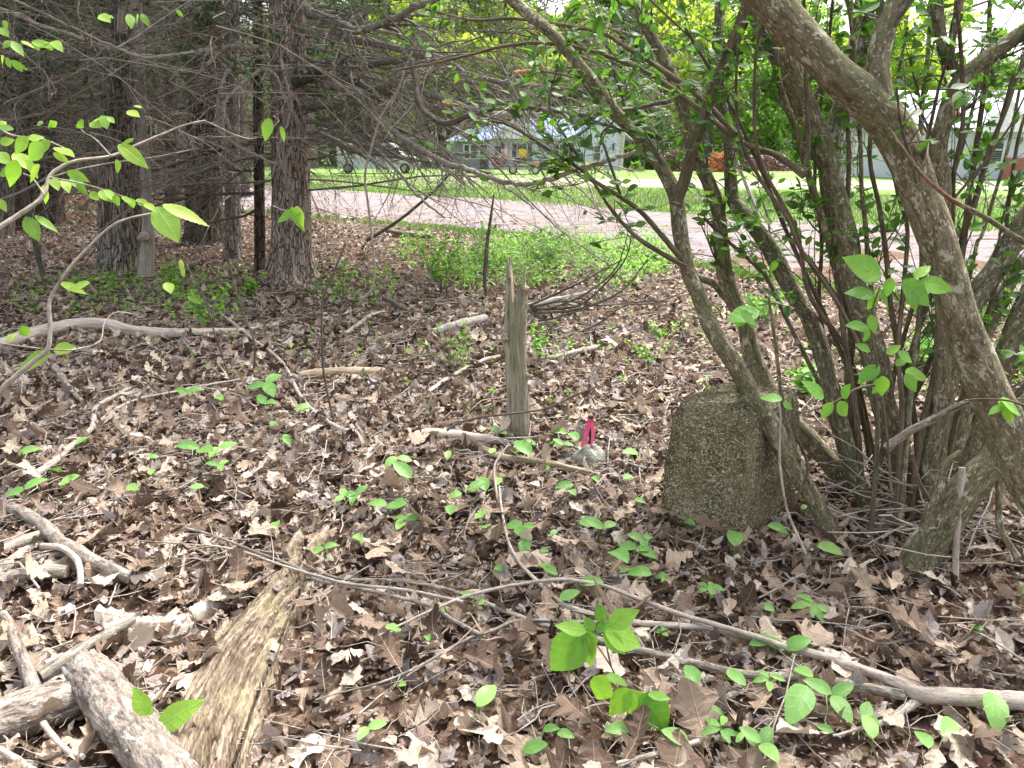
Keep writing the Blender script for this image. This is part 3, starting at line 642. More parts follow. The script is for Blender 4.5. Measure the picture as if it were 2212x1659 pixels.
for rows in ([(1060, 158), (1090, 155), (1114, 157)], [(900, 215), (930, 222), (957, 224)]):
    pass
mb = MB(); limb(mb, pic([(1112, 158, 9), (1130, 155, 9), (1155, 152, 4)], 5.5), 7, 4, rough=.1); mb.build('broken_end', M['splinter'], t2)
mb = MB(); limb(mb, pic([(955, 222, 10), (972, 226, 9), (988, 226, 3)], 6.5), 7, 4, rough=.1); mb.build('broken_end', M['splinter'], t2)
# pale fallen trunk hung up behind
root = thing('fallen_tree', [*G(1400, 420)[:2], 0], 'thin pale-barked dead tree leaning across in front of the house roof', 'dead tree')
mb = MB(); limb(mb, pic([(900, 225, 9), (1070, 247, 14), (1150, 247, 13), (1237, 243, 12), (1320, 220, 10), (1390, 196, 6)], 12, 13), 10, 8, rough=.04); mb.build('trunk', M['birch'], root)
mb = MB(); limb(mb, pic([(1390, 196, 6), (1450, 180, 5), (1550, 260, 6), (1640, 470, 9)], 13, 14), 6, 6); mb.build('leaning_stem', M['birch'], root)

# green hemlock sprays hanging at the top
def spray(x0, x1, y0, y1, Y0, Y1, n, nl, m='needle', par=None):
    P = []
    for i in range(n):
        a = at(random.uniform(x0, x1), random.uniform(y0, y1), random.uniform(Y0, Y1)); P.append(a)
    P = np.array(P); d = unit(rng.standard_normal((n, 3))*[1, .7, .25]+[.35, 0, -.25]); L = .35+.7*rng.random((n, 1))
    C = np.stack([P+d*L*t-np.array([0, 0, .1])*t*t for t in np.linspace(0, 1, 5)], 1); rd = np.full((n, 5), .004)*np.linspace(1, .4, 5)
    mb = MB(); tubes(mb, C, rd, 3, cap=False); C2, R2 = grow(C, rd, 5, .1, .3, 45, .2, 4, .1, .1, .6); tubes(mb, C2, np.maximum(R2, .0012), 3, cap=False)
    o = mb.build('twigs', M['twig'], par); o['kind'] = 'stuff'
    t = rng.random((len(C2), nl)); p = C2[:, 0][:, None]*(1-t[..., None])+C2[:, -1][:, None]*t[..., None]
    dd = unit(C2[:, -1]-C2[:, 0])[:, None]+rng.standard_normal((len(C2), nl, 3))*.45
    mb = MB(); leaves(mb, prof_oval(.15, .4, 3), p.reshape(-1, 3), dd.reshape(-1, 3), rng.standard_normal((dd.size//3, 3))*.35+[0, 0, 1], .03+.045*rng.random(dd.size//3), cols=3)
    o = mb.build('foliage', M[m], par); o['kind'] = 'stuff'
spray(0, 560, -90, 120, 7, 14, 150, 14, par=t1)
spray(660, 1350, -60, 150, 7, 11, 110, 10, par=t2); spray(660, 1400, 100, 260, 8, 12, 40, 9, par=t2)
# hemlock crowns above the limbs, added over the view to shade the wood
for tr_, c_, n_ in ((t1, c1, 6000), (t2, c2, 4000), (t3, c3, 3500), (t6, c6, 4000)):
    u = rng.random(n_); rad_ = 1.0+4.2*(1-u)*rng.random(n_)**.6; a = rng.random(n_)*6.28; zc = 4.6+u*10
    x0_, y0_ = c_[-1, 0], c_[-1, 1]; lay = np.round(zc/.7)*.7+.12*rng.standard_normal(n_)
    mb = MB(); P = np.stack([x0_+rad_*np.cos(a), y0_+rad_*np.sin(a), lay-.12*rad_], -1); leaves(mb, low, P, np.stack([np.cos(a), np.sin(a), -.2+0*a], -1)+rng.standard_normal((n_, 3))*.5, rng.standard_normal((n_, 3))*.25+[0, 0, 1], .14+.22*rng.random(n_), cols=3)
    o = mb.build('crown', M['needle'], tr_); o['kind'] = 'stuff'

# ------------------------------------------------------------ background: houses, vehicles
M['siding'] = None
def siding_mat(name, c, step=.11):
    b = NB(name, .5, .3); p = b.pos(); sx = b.n('ShaderNodeSeparateXYZ'); b.l(p, sx.inputs[0])
    b.base(b.mix(b.ramp(b.noise(p, 2, 4), [(.3, 0.), (.7, 1.)]), [x*.93 for x in c], c)); return b.m
M['white'] = siding_mat('white_siding', (.60, .63, .76)); M['grey'] = siding_mat('grey_siding', (.24, .26, .33)); M['trim'] = plain('white_trim', (.70, .70, .76), .4)
M['roof'] = plain('blue_grey_shingle', (.20, .26, .38), .8, scale=5, var=.2); M['glass'] = plain('dark_window_glass', (.06, .08, .09), .08, .6); M['black'] = plain('dark_shutter', (.04, .045, .05), .5)
M['red'] = plain('red_paint', (.30, .045, .055), .5); M['brick'] = plain('red_brick', (.36, .14, .11), .8, scale=14, var=.3); M['paint'] = plain('white_car_paint', (.55, .57, .65), .25, .5)
M['rubber'] = plain('rubber', (.025, .025, .025), .8); M['steel'] = plain('black_steel', (.04, .04, .045), .4, .5); M['yellow'] = plain('yellow_paint', (.75, .5, .04), .4); M['orange_paint'] = plain('orange_paint', (.65, .25, .04), .4)
M['pale_roof'] = plain('pale_roof', (.36, .38, .46), .7); M['pole'] = plain('weathered_pole_wood', (.42, .40, .38), .85, scale=20, var=.25); M['chrome'] = plain('grey_metal', (.5, .5, .52), .3, .5, .8)
def box(par, name, m, *a):
    mb = MB(); mb.box(*a); return mb.build(name, m, par, smooth=False)
def X(px, Y): return at(px, 350, Y)[0]
def Z(py, Y): return at(1106, py, Y)[2]
def prism(par, name, m, poly, y0, y1):
    """poly in x,z extruded along y"""
    n = len(poly); v = [(x, y0, z) for x, z in poly]+[(x, y1, z) for x, z in poly]; mb = MB()
    t = [(0, i+1, i) for i in range(1, n-1)]+[(n, n+i, n+i+1) for i in range(1, n-1)]
    q = [(i, (i+1) % n, n+(i+1) % n, n+i) for i in range(n)]; mb.add(v, q, t); return mb.build(name, m, par, smooth=False)
def window(par, x0, x1, z0, z1, y, shutters=True, bars=1):
    mb = MB(); w_ = .09
    mb.box(x0-w_, x1+w_, y-.09, y-.002, z1, z1+w_); mb.box(x0-w_, x1+w_, y-.09, y-.002, z0-w_, z0); mb.box(x0-w_, x0, y-.088, y-.002, z0, z1); mb.box(x1, x1+w_, y-.088, y-.002, z0, z1)
    mb.box(x0, x1, y-.07, y-.03, (z0+z1)/2-.03, (z0+z1)/2+.03)
    f = mb.build('window', M['trim'], par, smooth=False); box(f, 'pane', M['glass'], x0, x1, y-.028, y-.004, z0, z1)
    if shutters:
        for a, b in ((x0-w_-.42, x0-w_-.02), (x1+w_+.02, x1+w_+.42)): box(par, 'shutter', M['black'], a, b, y-.06, y-.002, z0, z1)
def courses(par, x0, x1, z0, z1, y, m, step=.13):
    mb = MB(); z = z0
    while z < z1-.02:
        zt = min(z+step, z1); mb.add([(x0, y-.03, z), (x1, y-.03, z), (x1, y-.006, zt), (x0, y-.006, zt), (x0, y, z), (x1, y, z)], [(0, 1, 2, 3), (4, 5, 1, 0)]); z += step
    o = mb.build('siding', m, par, smooth=False); o['kind'] = 'stuff'; return o
HY = 75
hs = thing('house', [X(1180, HY), HY, 0], 'white-sided single-storey house with blue-grey roof and dark shutters, behind the trailer', 'house')
x0, xm, x1 = X(1056, HY), X(1238, HY), X(1338, HY); ze = 2.75
box(hs, 'wall', M['white'], x0, xm, HY, HY+8, 0, ze); courses(hs, x0, xm, .2, ze, HY, M['white'])
prism(hs, 'gable_wall', M['white'], [(xm, 0), (x1, 0), (x1, ze), ((xm+x1)/2+.3, 4.5), (xm, ze)], HY-2.5, HY+8)
courses(hs, xm, x1, .2, ze, HY-2.5, M['white'])
mb = MB(); zr = Z(250, HY)
mb.add([(x0-.4, HY-.6, ze-.05), (xm+.5, HY-.6, ze-.05), (xm-.2, HY+4.5, zr), (X(1118, HY), HY+4.5, zr), (x0-.4, HY+9, ze-.05), (xm+.5, HY+9, ze-.05)], [(0, 1, 2, 3), (3, 2, 5, 4)], [(0, 3, 4), (1, 5, 2)]); mb.build('roof', M['roof'], hs, smooth=False)
prism(hs, 'porch_gable', M['trim'], [(X(1062, HY), ze), (X(1170, HY), ze), (X(1118, HY), zr+.1)], HY-.8, HY+4)
xr = (xm+x1)/2+.3
for s in (-1, 1):
    xe = xm-.6 if s < 0 else x1+.7; ze2 = ze-.15
    mb = MB(); v = [(xr, HY-3, 4.6), (xe, HY-3, ze2), (xe, HY+8, ze2), (xr, HY+8, 4.6)]; v += [(a, b, c+.16) for a, b, c in v]
    mb.add(v, [(0, 1, 2, 3), (4, 7, 6, 5), (0, 4, 5, 1), (1, 5, 6, 2), (2, 6, 7, 3), (3, 7, 4, 0)]); mb.build('roof', M['trim'] if s > 0 else M['roof'], hs, smooth=False)
window(hs, X(1118, HY), X(1137, HY), Z(339, HY), Z(310, HY), HY); window(hs, X(1209, HY), X(1226, HY), Z(339, HY), Z(312, HY), HY)
window(hs, X(1283, HY-2.5), X(1296, HY-2.5), 0.9, 2.1, HY-2.5, False)
dr = box(hs, 'door', M['black'], X(1068, HY), X(1082, HY), HY-.06, HY-.003, 0, 2.1); box(hs, 'lamp', M['black'], X(1322, HY-2.5), X(1325, HY-2.5), HY-2.75, HY-2.52, 1.7, 2.3)
wing = thing('garage', [X(1010, HY), HY, 0], 'grey garage wing with screened porch, left end of the white house', 'garage')
box(wing, 'wall', M['grey'], X(972, HY), x0-.02, HY+.5, HY+7, 0, 2.6)
courses(wing, X(972, HY), x0-.02, 1.9, 2.6, HY+.5, M['grey'])
mb = MB(); a, b = X(962, HY), x0+.3; mb.add([(a, HY-.2, 2.55), (b, HY-.2, 2.55), (b+2.5, HY+4, Z(258, HY)), (a+2, HY+4, Z(276, HY)), (a, HY+8, 2.55), (b, HY+8, 2.55)], [(0, 1, 2, 3), (3, 2, 5, 4)], [(0, 3, 4)]); mb.build('roof', M['roof'], wing, smooth=False)
for a, b in ((1003, 1013), (1017, 1032), (1036, 1052)): window(wing, X(a, HY), X(b, HY), 1.0, 2.2, HY+.5, False)
box(wing, 'door', M['black'], X(1036, HY), X(1052, HY), HY+.4, HY+.49, 0, .9)
# flag
b = NB('flag_cloth', .8, .1); tc = b.attr('tc'); sx = b.n('ShaderNodeSeparateXYZ'); b.l(tc, sx.inputs[0])
st = b.math('GREATER_THAN', b.math('FRACT', b.math('MULTIPLY', sx.outputs[0], 6.5)), .5); c = b.mix(st, (.55, .03, .06), (.8, .8, .82))
ct = b.math('MULTIPLY', b.math('LESS_THAN', sx.outputs[0], .54), b.math('GREATER_THAN', sx.outputs[1], .6)); b.base(b.mix(ct, c, (.03, .04, .18)))
mb = MB(); fy = HY-.7; nx_, nz_ = 14, 10; xs = np.linspace(X(1082, fy), X(1098, fy), nx_); zs = np.linspace(Z(342, fy), Z(308, fy), nz_)
gx, gz = np.meshgrid(xs, zs, indexing='ij'); u_, v_ = np.meshgrid(np.linspace(0, 1, nx_), np.linspace(0, 1, nz_), indexing='ij')
idx = np.arange(nx_*nz_).reshape(nx_, nz_); q = np.stack([idx[:-1, :-1], idx[1:, :-1], idx[1:, 1:], idx[:-1, 1:]], -1)
mb.add(np.stack([gx, fy+.06*np.sin(u_*9), gz], -1), q, tc=np.stack([u_, v_, 0*u_], -1))
fl = thing('flag', [X(1090, fy), fy, 2.6], 'red and white striped flag with blue canton hanging by the house door', 'flag')
mb.build('cloth', b.m, fl); mb = MB(); tubes(mb, np.array([[X(1080, fy), fy+.55, Z(307, fy)], [X(1099, fy), fy, Z(307, fy)]]), np.array([.02, .02]), 6); mb.build('pole', M['chrome'], fl)
# trailer with mower
TY = 57
def wheel(par, x, y, r, wd):
    mb = MB(); n = 20; th = np.linspace(0, 2*np.pi, n, endpoint=False); prof = [(-.5, .6), (-.5, .92), (-.35, 1), (.35, 1), (.5, .92), (.5, .6)]
    V = np.array([[(x+r*k*math.cos(t), y+wd*a, r+r*k*math.sin(t)) for t in th] for a, k in prof]); idx = np.arange(6*n).reshape(6, n); nx = np.roll(idx, -1, 1)
    mb.add(V, np.stack([idx[:-1], nx[:-1], nx[1:], idx[1:]], -1)); ty = mb.build('wheel', M['rubber'], par)
    mb = MB(); V = np.array([(x+.6*r*math.cos(t), y-wd*.4, r+.6*r*math.sin(t)) for t in th]+[(x, y-wd*.3, r)]); mb.add(V, t=[((i+1) % n, i, n) for i in range(n)]); mb.build('rim', M['chrome'], ty)
tr = thing('trailer', [X(1125, TY), TY, 0], 'black flatbed utility trailer parked on the grass in front of the white house', 'trailer')
xa, xb = X(1075, TY), X(1168, TY)
box(tr, 'deck', M['steel'], xa, xb, TY-.9, TY+.9, .52, .62)
mb = MB(); [mb.box(a, b, y, y+.05, z, z+.05) for (a, b, y, z) in ((xa, xb, TY-.95, .95), (xa, xb, TY+.9, .95), (xa, xb, TY-.95, .75))]; [mb.box(x, x+.05, y, y+.05, .6, .97) for x in np.linspace(xa, xb-.05, 5) for y in (TY-.947, TY+.903)]; mb.build('rail', M['steel'], tr, smooth=False)
wheel(tr, X(1156, TY), TY-1.05, .32, .2); wheel(tr, X(1108, TY), TY-1.05, .32, .2)
mb = MB(); limb(mb, [[xb, TY, .5, .05], [xb+.5, TY, .5, .04], [xb+.9, TY, .48, .04]], 6, 2); limb(mb, [[xb+.75, TY, .02, .04], [xb+.75, TY, .8, .035]], 6, 2); mb.build('drawbar', M['steel'], tr)
box(tr, 'tool_box', M['orange_paint'], X(1148, TY), X(1163, TY), TY-.99, TY-.955, .6, .85)
mw = thing('mower', [X(1130, TY), TY, .62], 'yellow and black ride-on mower standing on the flatbed trailer', 'mower')
box(mw, 'body', M['steel'], X(1112, TY), X(1150, TY), TY-.4, TY+.4, .8, 1.15)
mb = MB(); mb.add([(X(1118, TY), TY-.35, 1.15), (X(1140, TY), TY-.35, 1.15), (X(1138, TY), TY-.35, 1.7), (X(1122, TY), TY-.35, 1.75), (X(1118, TY), TY+.35, 1.15), (X(1140, TY), TY+.35, 1.15), (X(1138, TY), TY+.35, 1.7), (X(1122, TY), TY+.35, 1.75)], [(0, 1, 2, 3), (4, 7, 6, 5), (0, 3, 7, 4), (1, 5, 6, 2), (3, 2, 6, 7)]); mb.build('hood', M['yellow'], mw, smooth=False)
mb = MB(); limb(mb, [[X(1122, TY), TY, 1.7, .22], [X(1126, TY), TY, 1.95, .2], [X(1130, TY), TY, 2.1, .1]], 8, 3); mb.build('seat', M['steel'], mw)
for px in (1114, 1146): wheel(mw, X(px, TY), TY-.45, .2, .18); 
for o in mw.children:
    if o.name.startswith('wheel'): o.location.z += .62
# striped cover on trailer
mb = MB(); limb(mb, [[X(1066, TY), TY+1.6, .5, .3], [X(1078, TY), TY+1.6, .9, .42], [X(1092, TY), TY+1.6, .7, .3]], 10, 5, rough=.08); cv = mb.build('tarpaulin', M['red']); tag(cv, 'red folded tarpaulin heaped behind the left end of the trailer', 'tarpaulin')
# van
VY = 60
van = thing('van', [X(820, VY), VY, 0], 'white van parked at the left behind the hemlock branches', 'van')
a, b = X(735, VY), X(905, VY)
prism(van, 'body', M['paint'], [(a, .4), (a+.5, .35), (b-.2, .35), (b, .7), (b-.1, 1.15), (b-1.1, 1.35), (b-1.8, 2.1), (b-2.1, 2.2), (a+.2, 2.2), (a, 2.0)], VY-1, VY+1)
prism(van, 'window', M['glass'], [(b-2.6, 1.35), (b-1.25, 1.35), (b-1.85, 2.0), (b-2.6, 2.0)], VY-1.02, VY-1.001); box(van, 'window', M['glass'], a+.7, b-2.9, VY-1.02, VY-1.001, 1.4, 1.95)
for px in (757, 878): wheel(van, X(px, VY), VY-1.0, .37, .24)
# right garage + house
RY = 60
rg = thing('garage', [X(1880, RY), RY, 0], 'white garage with two red doors behind the shrub stems', 'garage')
a, b = X(1838, RY), X(1925, RY); box(rg, 'wall', M['white'], a, b, RY, RY+6, 0, 2.4)
mb = MB(); mb.add([(a-.4, RY-.5, 2.35), (b+.4, RY-.5, 2.35), (b, RY+3, 3.5), (a, RY+3, 3.5), (a-.4, RY+6.5, 2.35), (b+.4, RY+6.5, 2.35)], [(0, 1, 2, 3), (3, 2, 5, 4)], [(0, 3, 4), (1, 5, 2)]); mb.build('roof', M['roof'], rg, smooth=False)
for p0, p1 in ((1840, 1858), (1862, 1884), (1892, 1918)):
    d_ = box(rg, 'door', M['red'] if p0 != 1862 else M['trim'], X(p0, RY), X(p1, RY), RY-.08, RY-.003, 0, 2.0)
    if p0 == 1862:
        for i in range(2):
            for j in range(2): box(d_, 'pane', M['glass'], X(p0+4+i*9, RY), X(p0+10+i*9, RY), RY-.1, RY-.082, 1.05+j*.42, 1.4+j*.42)
    else: 
        mb = MB(); limb(mb, [[X(p0, RY), RY-.1, .1, .04], [X(p1, RY), RY-.1, 1.0, .04]], 4, 2); limb(mb, [[X(p0, RY), RY-.1, 1.02, .04], [X(p1, RY), RY-.1, 1.02, .04]], 4, 2); mb.build('brace', M['trim'], d_)
RH = 46
rh = thing('house', [X(2110, RH), RH, 0], 'white house with large picture window and brick base at the right edge', 'house')
a, b = X(1975, RH), X(2420, RH)
box(rh, 'wall', M['white'], a, b, RH, RH+9, 0, 2.9); courses(rh, a, X(2165, RH), .3, 2.9, RH, M['white']); courses(rh, X(2165, RH), b, 1.3, 2.9, RH, M['white'])
box(rh, 'brick_base', M['brick'], X(2167, RH), b, RH-.2, RH-.002, 0, 1.2)
mb = MB(); mb.add([(a-.5, RH-.7, 2.85), (b+.5, RH-.7, 2.85), (b+.5, RH+4.5, 5.2), (a-.5, RH+4.5, 5.2), (a-.5, RH+9.5, 2.85), (b+.5, RH+9.5, 2.85)], [(0, 1, 2, 3), (3, 2, 5, 4)], [(0, 3, 4), (1, 5, 2)]); rf = mb.build('roof', M['pale_roof'], rh, smooth=False)
prism(rh, 'porch_gable', M['trim'], [(X(2070, RH), 2.6), (X(2200, RH), 2.6), (X(2135, RH), 4.3)], RH-1.2, RH+3)
box(rf, 'chimney', M['brick'], X(2045, RH), X(2066, RH), RH+.5, RH+1.4, 2.8, 4.9)
window(rh, X(2098, RH), X(2130, RH), 1.0, 2.3, RH, False); window(rh, X(2137, RH), X(2160, RH), 1.0, 2.3, RH, False)
# utility pole
pl = thing('utility_pole', [X(1338, 68), 68, 0], 'weathered wooden utility pole beside the right end of the white house', 'utility pole')
mb = MB(); limb(mb, [[X(1338, 68), 68, -.2, .2], [X(1345, 68), 68, 4, .17], [X(1352, 68), 68, 10.5, .14]], 12, 5); mb.build('pole', M['pole'], pl)
mb = MB(); mb.box(X(1352, 68)-1.1, X(1352, 68)+1.1, 67.75, 67.85, 9.6, 9.72); mb.build('crossarm', M['pole'], pl, smooth=False)
for dz, s_ in ((9.7, -1), (9.7, 1), (7.5, 0)):
    mb = MB(); xs_ = np.linspace(0, 1, 12); A = np.array([X(1352, 68)+s_, 67.8, dz]); B = np.array([60, 50, dz]); P = A*(1-xs_[:, None])+B*xs_[:, None]; P[:, 2] -= 4*.9*xs_*(1-xs_); tubes(mb, P, np.full(12, .02), 4); mb.build('cable', M['rubber'], pl)

# shrubs by the houses
def bush(name, label, px, py, w_, h_, Y, m, n=2600, leaf=.16, cat='shrub', base=None):
    c = np.array([X(px, Y), Y, 0]); root = thing(name, c, label, cat); s = pxm(Y, 350); rx, rz = w_*s/2, h_*s
    u = unit(rng.standard_normal((n, 3))); u[:, 2] = np.abs(u[:, 2]); rr = (.55+.45*rng.random((n, 1))**.5)*(1+.12*np.sin(u[:, :1]*7)+.1*np.sin(u[:, 2:]*9))
    P = c+u*rr*[rx, rx*.8, rz]; mb = MB(); leaves(mb, low, P, rng.standard_normal((n, 3)), u+rng.standard_normal((n, 3))*.5, leaf*(.6+.8*rng.random(n)), cols=3); f = mb.build('foliage', m, root); f['kind'] = 'stuff'
    a = rng.random(12)*6.28; T = c+np.stack([np.cos(a)*rx*.6, np.sin(a)*rx*.5, rz*.7+0*a], -1); P = np.stack([c+(T-c)*t*[t, t, 1] for t in (0.02, .35, .7, 1.)], 1); mb = MB(); tubes(mb, P, np.full((12, 4), .03), 4); mb.build('stems', M['twig_dark'], root)
bush('shrub', 'rounded purple-leaved shrub left of the orange-red bush', 1455, 360, 62, 40, 66, M['purple'])
bush('shrub', 'purple hedge shrub just behind and left of the orange-red bush', 1508, 360, 60, 38, 68, M['purple'])
bush('shrub', 'vivid orange-red shrub on the far lawn', 1562, 360, 72, 42, 64, M['orange'])
bush('shrub', 'long low purple shrub right of the orange-red bush', 1660, 360, 130, 34, 68, M['purple'], 4000)
bush('shrub', 'yellow-green shrub against the white house wall beside the trailer', 1205, 360, 60, 26, 71, M['far_yellow'])
bush('shrub', 'low yellow-green shrub under the right gable of the white house', 1275, 362, 50, 16, 70, M['far_yellow'])
bush('shrub', 'large dark evergreen bush right of the utility pole', 1415, 345, 125, 110, 74, M['far_dark'], 9000, .22)
bush('shrub', 'pale green flowering bush behind the purple hedge', 1640, 345, 190, 85, 78, M['far_green'], 9000, .25)
bush('shrub', 'small green clump at the foot of the utility pole', 1375, 364, 30, 18, 66, M['far_green'], 1200)
bush('shrub', 'green shrub in front of the red-doored garage', 1960, 380, 70, 30, 52, M['far_green'], 2200)

# far trees -------------------------------------------------
def crown_mesh(seed, m, n, h, rx, leaf):
    g = np.random.default_rng(seed); K = 16
    cc = np.stack([g.standard_normal(K)*rx*.42, g.standard_normal(K)*rx*.42, h*(.22+.75*g.random(K))], -1); cr = rx*(.28+.3*g.random(K))*(1.15-.5*cc[:, 2]/h)
    k = g.integers(0, K, n); u = unit(g.standard_normal((n, 3))); P = cc[k]+u*(cr[k]*(.5+.5*g.random(n)**.5))[:, None]*[1, 1, .8]
    mb = MB(); leaves(mb, prof_low(.34), P, g.standard_normal((n, 3)), u+g.standard_normal((n, 3))*.7, leaf*(.5+g.random(n)), cols=3); return mb.mesh('crown', m), cc
def trunk_m(seed, h, r, cc):
    mb = MB(); limb(mb, [[0, 0, -.2, r*1.3], [.1, 0, h*.25, r], [-.1, .1, h*.6, r*.6], [.1, 0, h*.93, r*.15]], 10, 5, rough=.03)
    for c in cc[:8]: z0 = c[2]*.6; limb(mb, [[0, 0, z0, r*.4], [c[0]*.5, c[1]*.5, (z0+c[2])/2, r*.25], [*c, r*.08]], 5, 3)
    return mb.mesh('trunk', M['hemlock'])
protos = []
for i, (mn, n, h, rx, lf) in enumerate((('far_yellow', 11000, 20, 6, .46), ('far_green', 11000, 22, 6, .48), ('far_yellow', 8000, 16, 5, .40), ('far_green', 8000, 15, 4.5, .38), ('far_dark', 9000, 20, 4.2, .42))):
    cm, cc = crown_mesh(40+i, M[mn], n, h, rx, lf); protos.append((cm, trunk_m(i, h, .3, cc)))
fl_lab = ['tall yellow-green tree in the row behind the houses', 'tall mid-green tree in the row behind the houses', 'bushy yellow-green tree in the row behind the houses', 'rounded green tree in the row behind the houses', 'dark green tree in the row behind the houses']
spots = []
for i in range(18): spots.append((-50+i*6.6+random.uniform(-2, 2), 108+random.uniform(-4, 4), [1, 0, 3, 0, 4, 0][i % 6]))
for i in range(26): spots.append((-46+i*5.4+random.uniform(-1, 1), 96+random.uniform(-5, 12), [0, 2, 0, 4, 2, 1, 0, 1][i % 8]))
for i in range(20): spots.append((-50+i*7.5+random.uniform(-2, 2), 118+random.uniform(-5, 8), [1, 4, 0][i % 3]))
spots += [(-13, 86, 2), (-6, 88, 0), (1, 90, 0), (14, 84, 3), (20, 82, 2), (26, 80, 3), (31, 84, 3), (-20, 80, 4), (37, 78, 0), (-27, 70, 4), (44, 74, 3)]
for x, y, k in spots:
    if x > 52: continue
    s = random.uniform(.85, 1.2); s = s*.9 if x > 30 else s*1.08
    rt = thing('deciduous_tree' if k != 4 else 'evergreen_tree', [x, y, 0], fl_lab[k], 'tree', 'trees in the row behind the houses'); rt.scale = (s, s, s*(1 if x < 24 else .95)); rt.rotation_euler.z = random.random()*6.28
    for nm, me in (('crown', protos[k][0]), ('trunk', protos[k][1])):
        o = bpy.data.objects.new(nm, me); col.objects.link(o); o.parent = rt
        if nm == 'crown': o['kind'] = 'stuff'
# forest understory behind the houses
n = 26000; x = -60+rng.random(n)*115; y = 86+rng.random(n)*26; z = rng.random(n)**1.2*11
mb = MB(); leaves(mb, prof_low(.34), np.stack([x, y, z], -1), rng.standard_normal((n, 3)), rng.standard_normal((n, 3)), .35+.45*rng.random(n), cols=3)
tag(mb.build('thicket', M['far_green']), 'mid-green undergrowth filling in between the far trees', 'thicket', kind='stuff')
# big pale ridged tree behind the shrub
lt, cl = tree('shade_tree', 'large pale tree with deeply ridged grey bark on the lawn behind the shrub', [[X(1816, 30)+(.03*z), 30, z, .42-.012*z] for z in (-.1, 1, 2, 3.5, 5, 7, 9)], M['locust'], n=56, rings=150, ridge=.08, flare=.35, freq=18, seed=33)
cm, cc = crown_mesh(77, M['far_yellow'], 16000, 9, 6.0, .20); o = bpy.data.objects.new('crown', cm); col.objects.link(o); o.parent = lt; o.location = (.3, 0, 5.2); o['kind'] = 'stuff'
for p in ((1, .3, 9), (-1.8, .2, 9.5), (2.5, -.5, 10), (-.3, -1.5, 9)):
    mb = MB(); b0 = Vector((X(1816, 30)+.2, 30, 5.5)); limb(mb, [[*b0, .18], [b0.x+p[0]*.4, 30+p[1]*.5, 7, .14], [b0.x+p[0], 30+p[1], p[2], .07]], 8, 4); mb.build('limb', M['locust'], lt)


# ------------------------------------------------------------ snag
SY = 3.86
def zz(py): return at(1115, py, SY)[2]
sx0 = at(1120, 930, SY)[0]; s_ = pxm(SY, 800)
root = thing('dead_stump', [sx0, SY, 0], 'tall weathered broken stump with jagged split top, standing alone in the leaf litter', 'tree stump')
n = 64; K = 90; th = np.linspace(0, 2*np.pi, n, endpoint=False); deg = (np.degrees(th)) % 360
top = np.interp(deg, [0, 20, 60, 120, 160, 185, 205, 225, 240, 250, 262, 285, 305, 320, 335, 360],
                [zz(612), zz(640), zz(660), zz(640), zz(580), zz(566), zz(553), zz(560), zz(620), zz(655), zz(640), zz(612), zz(600), zz(573), zz(592), zz(612)])
top = top+rng.standard_normal(n)*.006
V = np.zeros((K, n, 3)); tc = np.zeros((K, n, 3))
pyz = [960, 935, 900, 850, 800, 760, 728, 700, 650, 600, 550]
cxs = [1121, 1121, 1120, 1119, 1115, 1113, 1110, 1112, 1115, 1116, 1116]; hw = [31, 27, 26, 26, 25, 24, 26, 26, 27, 24, 21]
hz = [zz(p) for p in pyz]
for k in range(K):
    t = k/(K-1); z = -.06+(top+.06)*t
    cx = np.interp(z, hz, cxs); ww = np.interp(z, hz, hw)*s_
    L = z
    rg_ = -.06+.07*np.abs(np.sin(th*2.5+1.7*np.sin(z*4.1)+.8))+.07*np.sin(th*2+z*5.3+1)*np.sin(z*7+2)+.045*np.abs(np.sin(th*6.5+2+2.6*np.sin(z*5+1)))+.022*np.sin(th*19+z*14)+.05*np.sin(th*3-z*9)
    slit = np.exp(-((deg-(262+6*np.sin(z*9)))/9)**2)*np.clip(1-np.abs(z-zz(790))/.16, 0, 1)*.55
    seam = np.exp(-((deg-(232-14*(z-zz(700))*6))/6)**2)*np.clip((z-zz(740))*8, 0, 1)*.42
    kn = .28*np.exp(-((deg-208)/24)**2-((z-zz(728))/.05)**2)+.35*np.exp(-((deg-318)/18)**2-((z-zz(628))/.032)**2)+.25*np.exp(-((deg-345)/14)**2-((z-zz(812))/.02)**2)
    r_ = ww*(.88+rg_-slit-seam+kn+.02*rng.standard_normal(n))
    V[k] = np.stack([at(1120, 900, SY)[0]+(cx-1120)*s_+r_*np.cos(th), SY+r_*np.sin(th)*.8, z], -1); tc[k] = np.stack([ww*np.cos(th), ww*np.sin(th), z], -1)
idx = np.arange(K*n).reshape(K, n); nx = np.roll(idx, -1, 1)
mb = MB(); mb.add(V, np.stack([idx[:-1], nx[:-1], nx[1:], idx[1:]], -1), tc=tc); mb.build('trunk', M['snag'], root)
rim = V[-1]; cen = rim.mean(0); inn = cen+(rim-cen)*.62; inn[:, 2] = rim[:, 2]-.10; low_ = cen+(rim-cen)*.3; low_[:, 2] = zz(680)
W_ = np.stack([rim, inn, low_]); idx = np.arange(3*n).reshape(3, n); nx = np.roll(idx, -1, 1)
mb = MB(); mb.add(W_, np.stack([idx[:-1], nx[:-1], nx[1:], idx[1:]], -1)); mb.add(np.concatenate([low_, [low_.mean(0)]]), t=[(i, (i+1) % n, n) for i in range(n)]); mb.build('hollow', M['plank'], root)
for px, py, w1, dpx in ((1090, 728, 15, -3), (1136, 625, 12, 6), (1146, 813, 8, 6)):
    a = at(px, py, SY-.045); b = at(px+dpx, py+1, SY-.075); mb = MB(); limb(mb, [[*a, w1*.5*s_*1.3], [*((a+b)/2), w1*.5*s_], [*b, w1*.33*s_]], 12, 3, gn=.05); mb.build('knot', M['plank'], root)
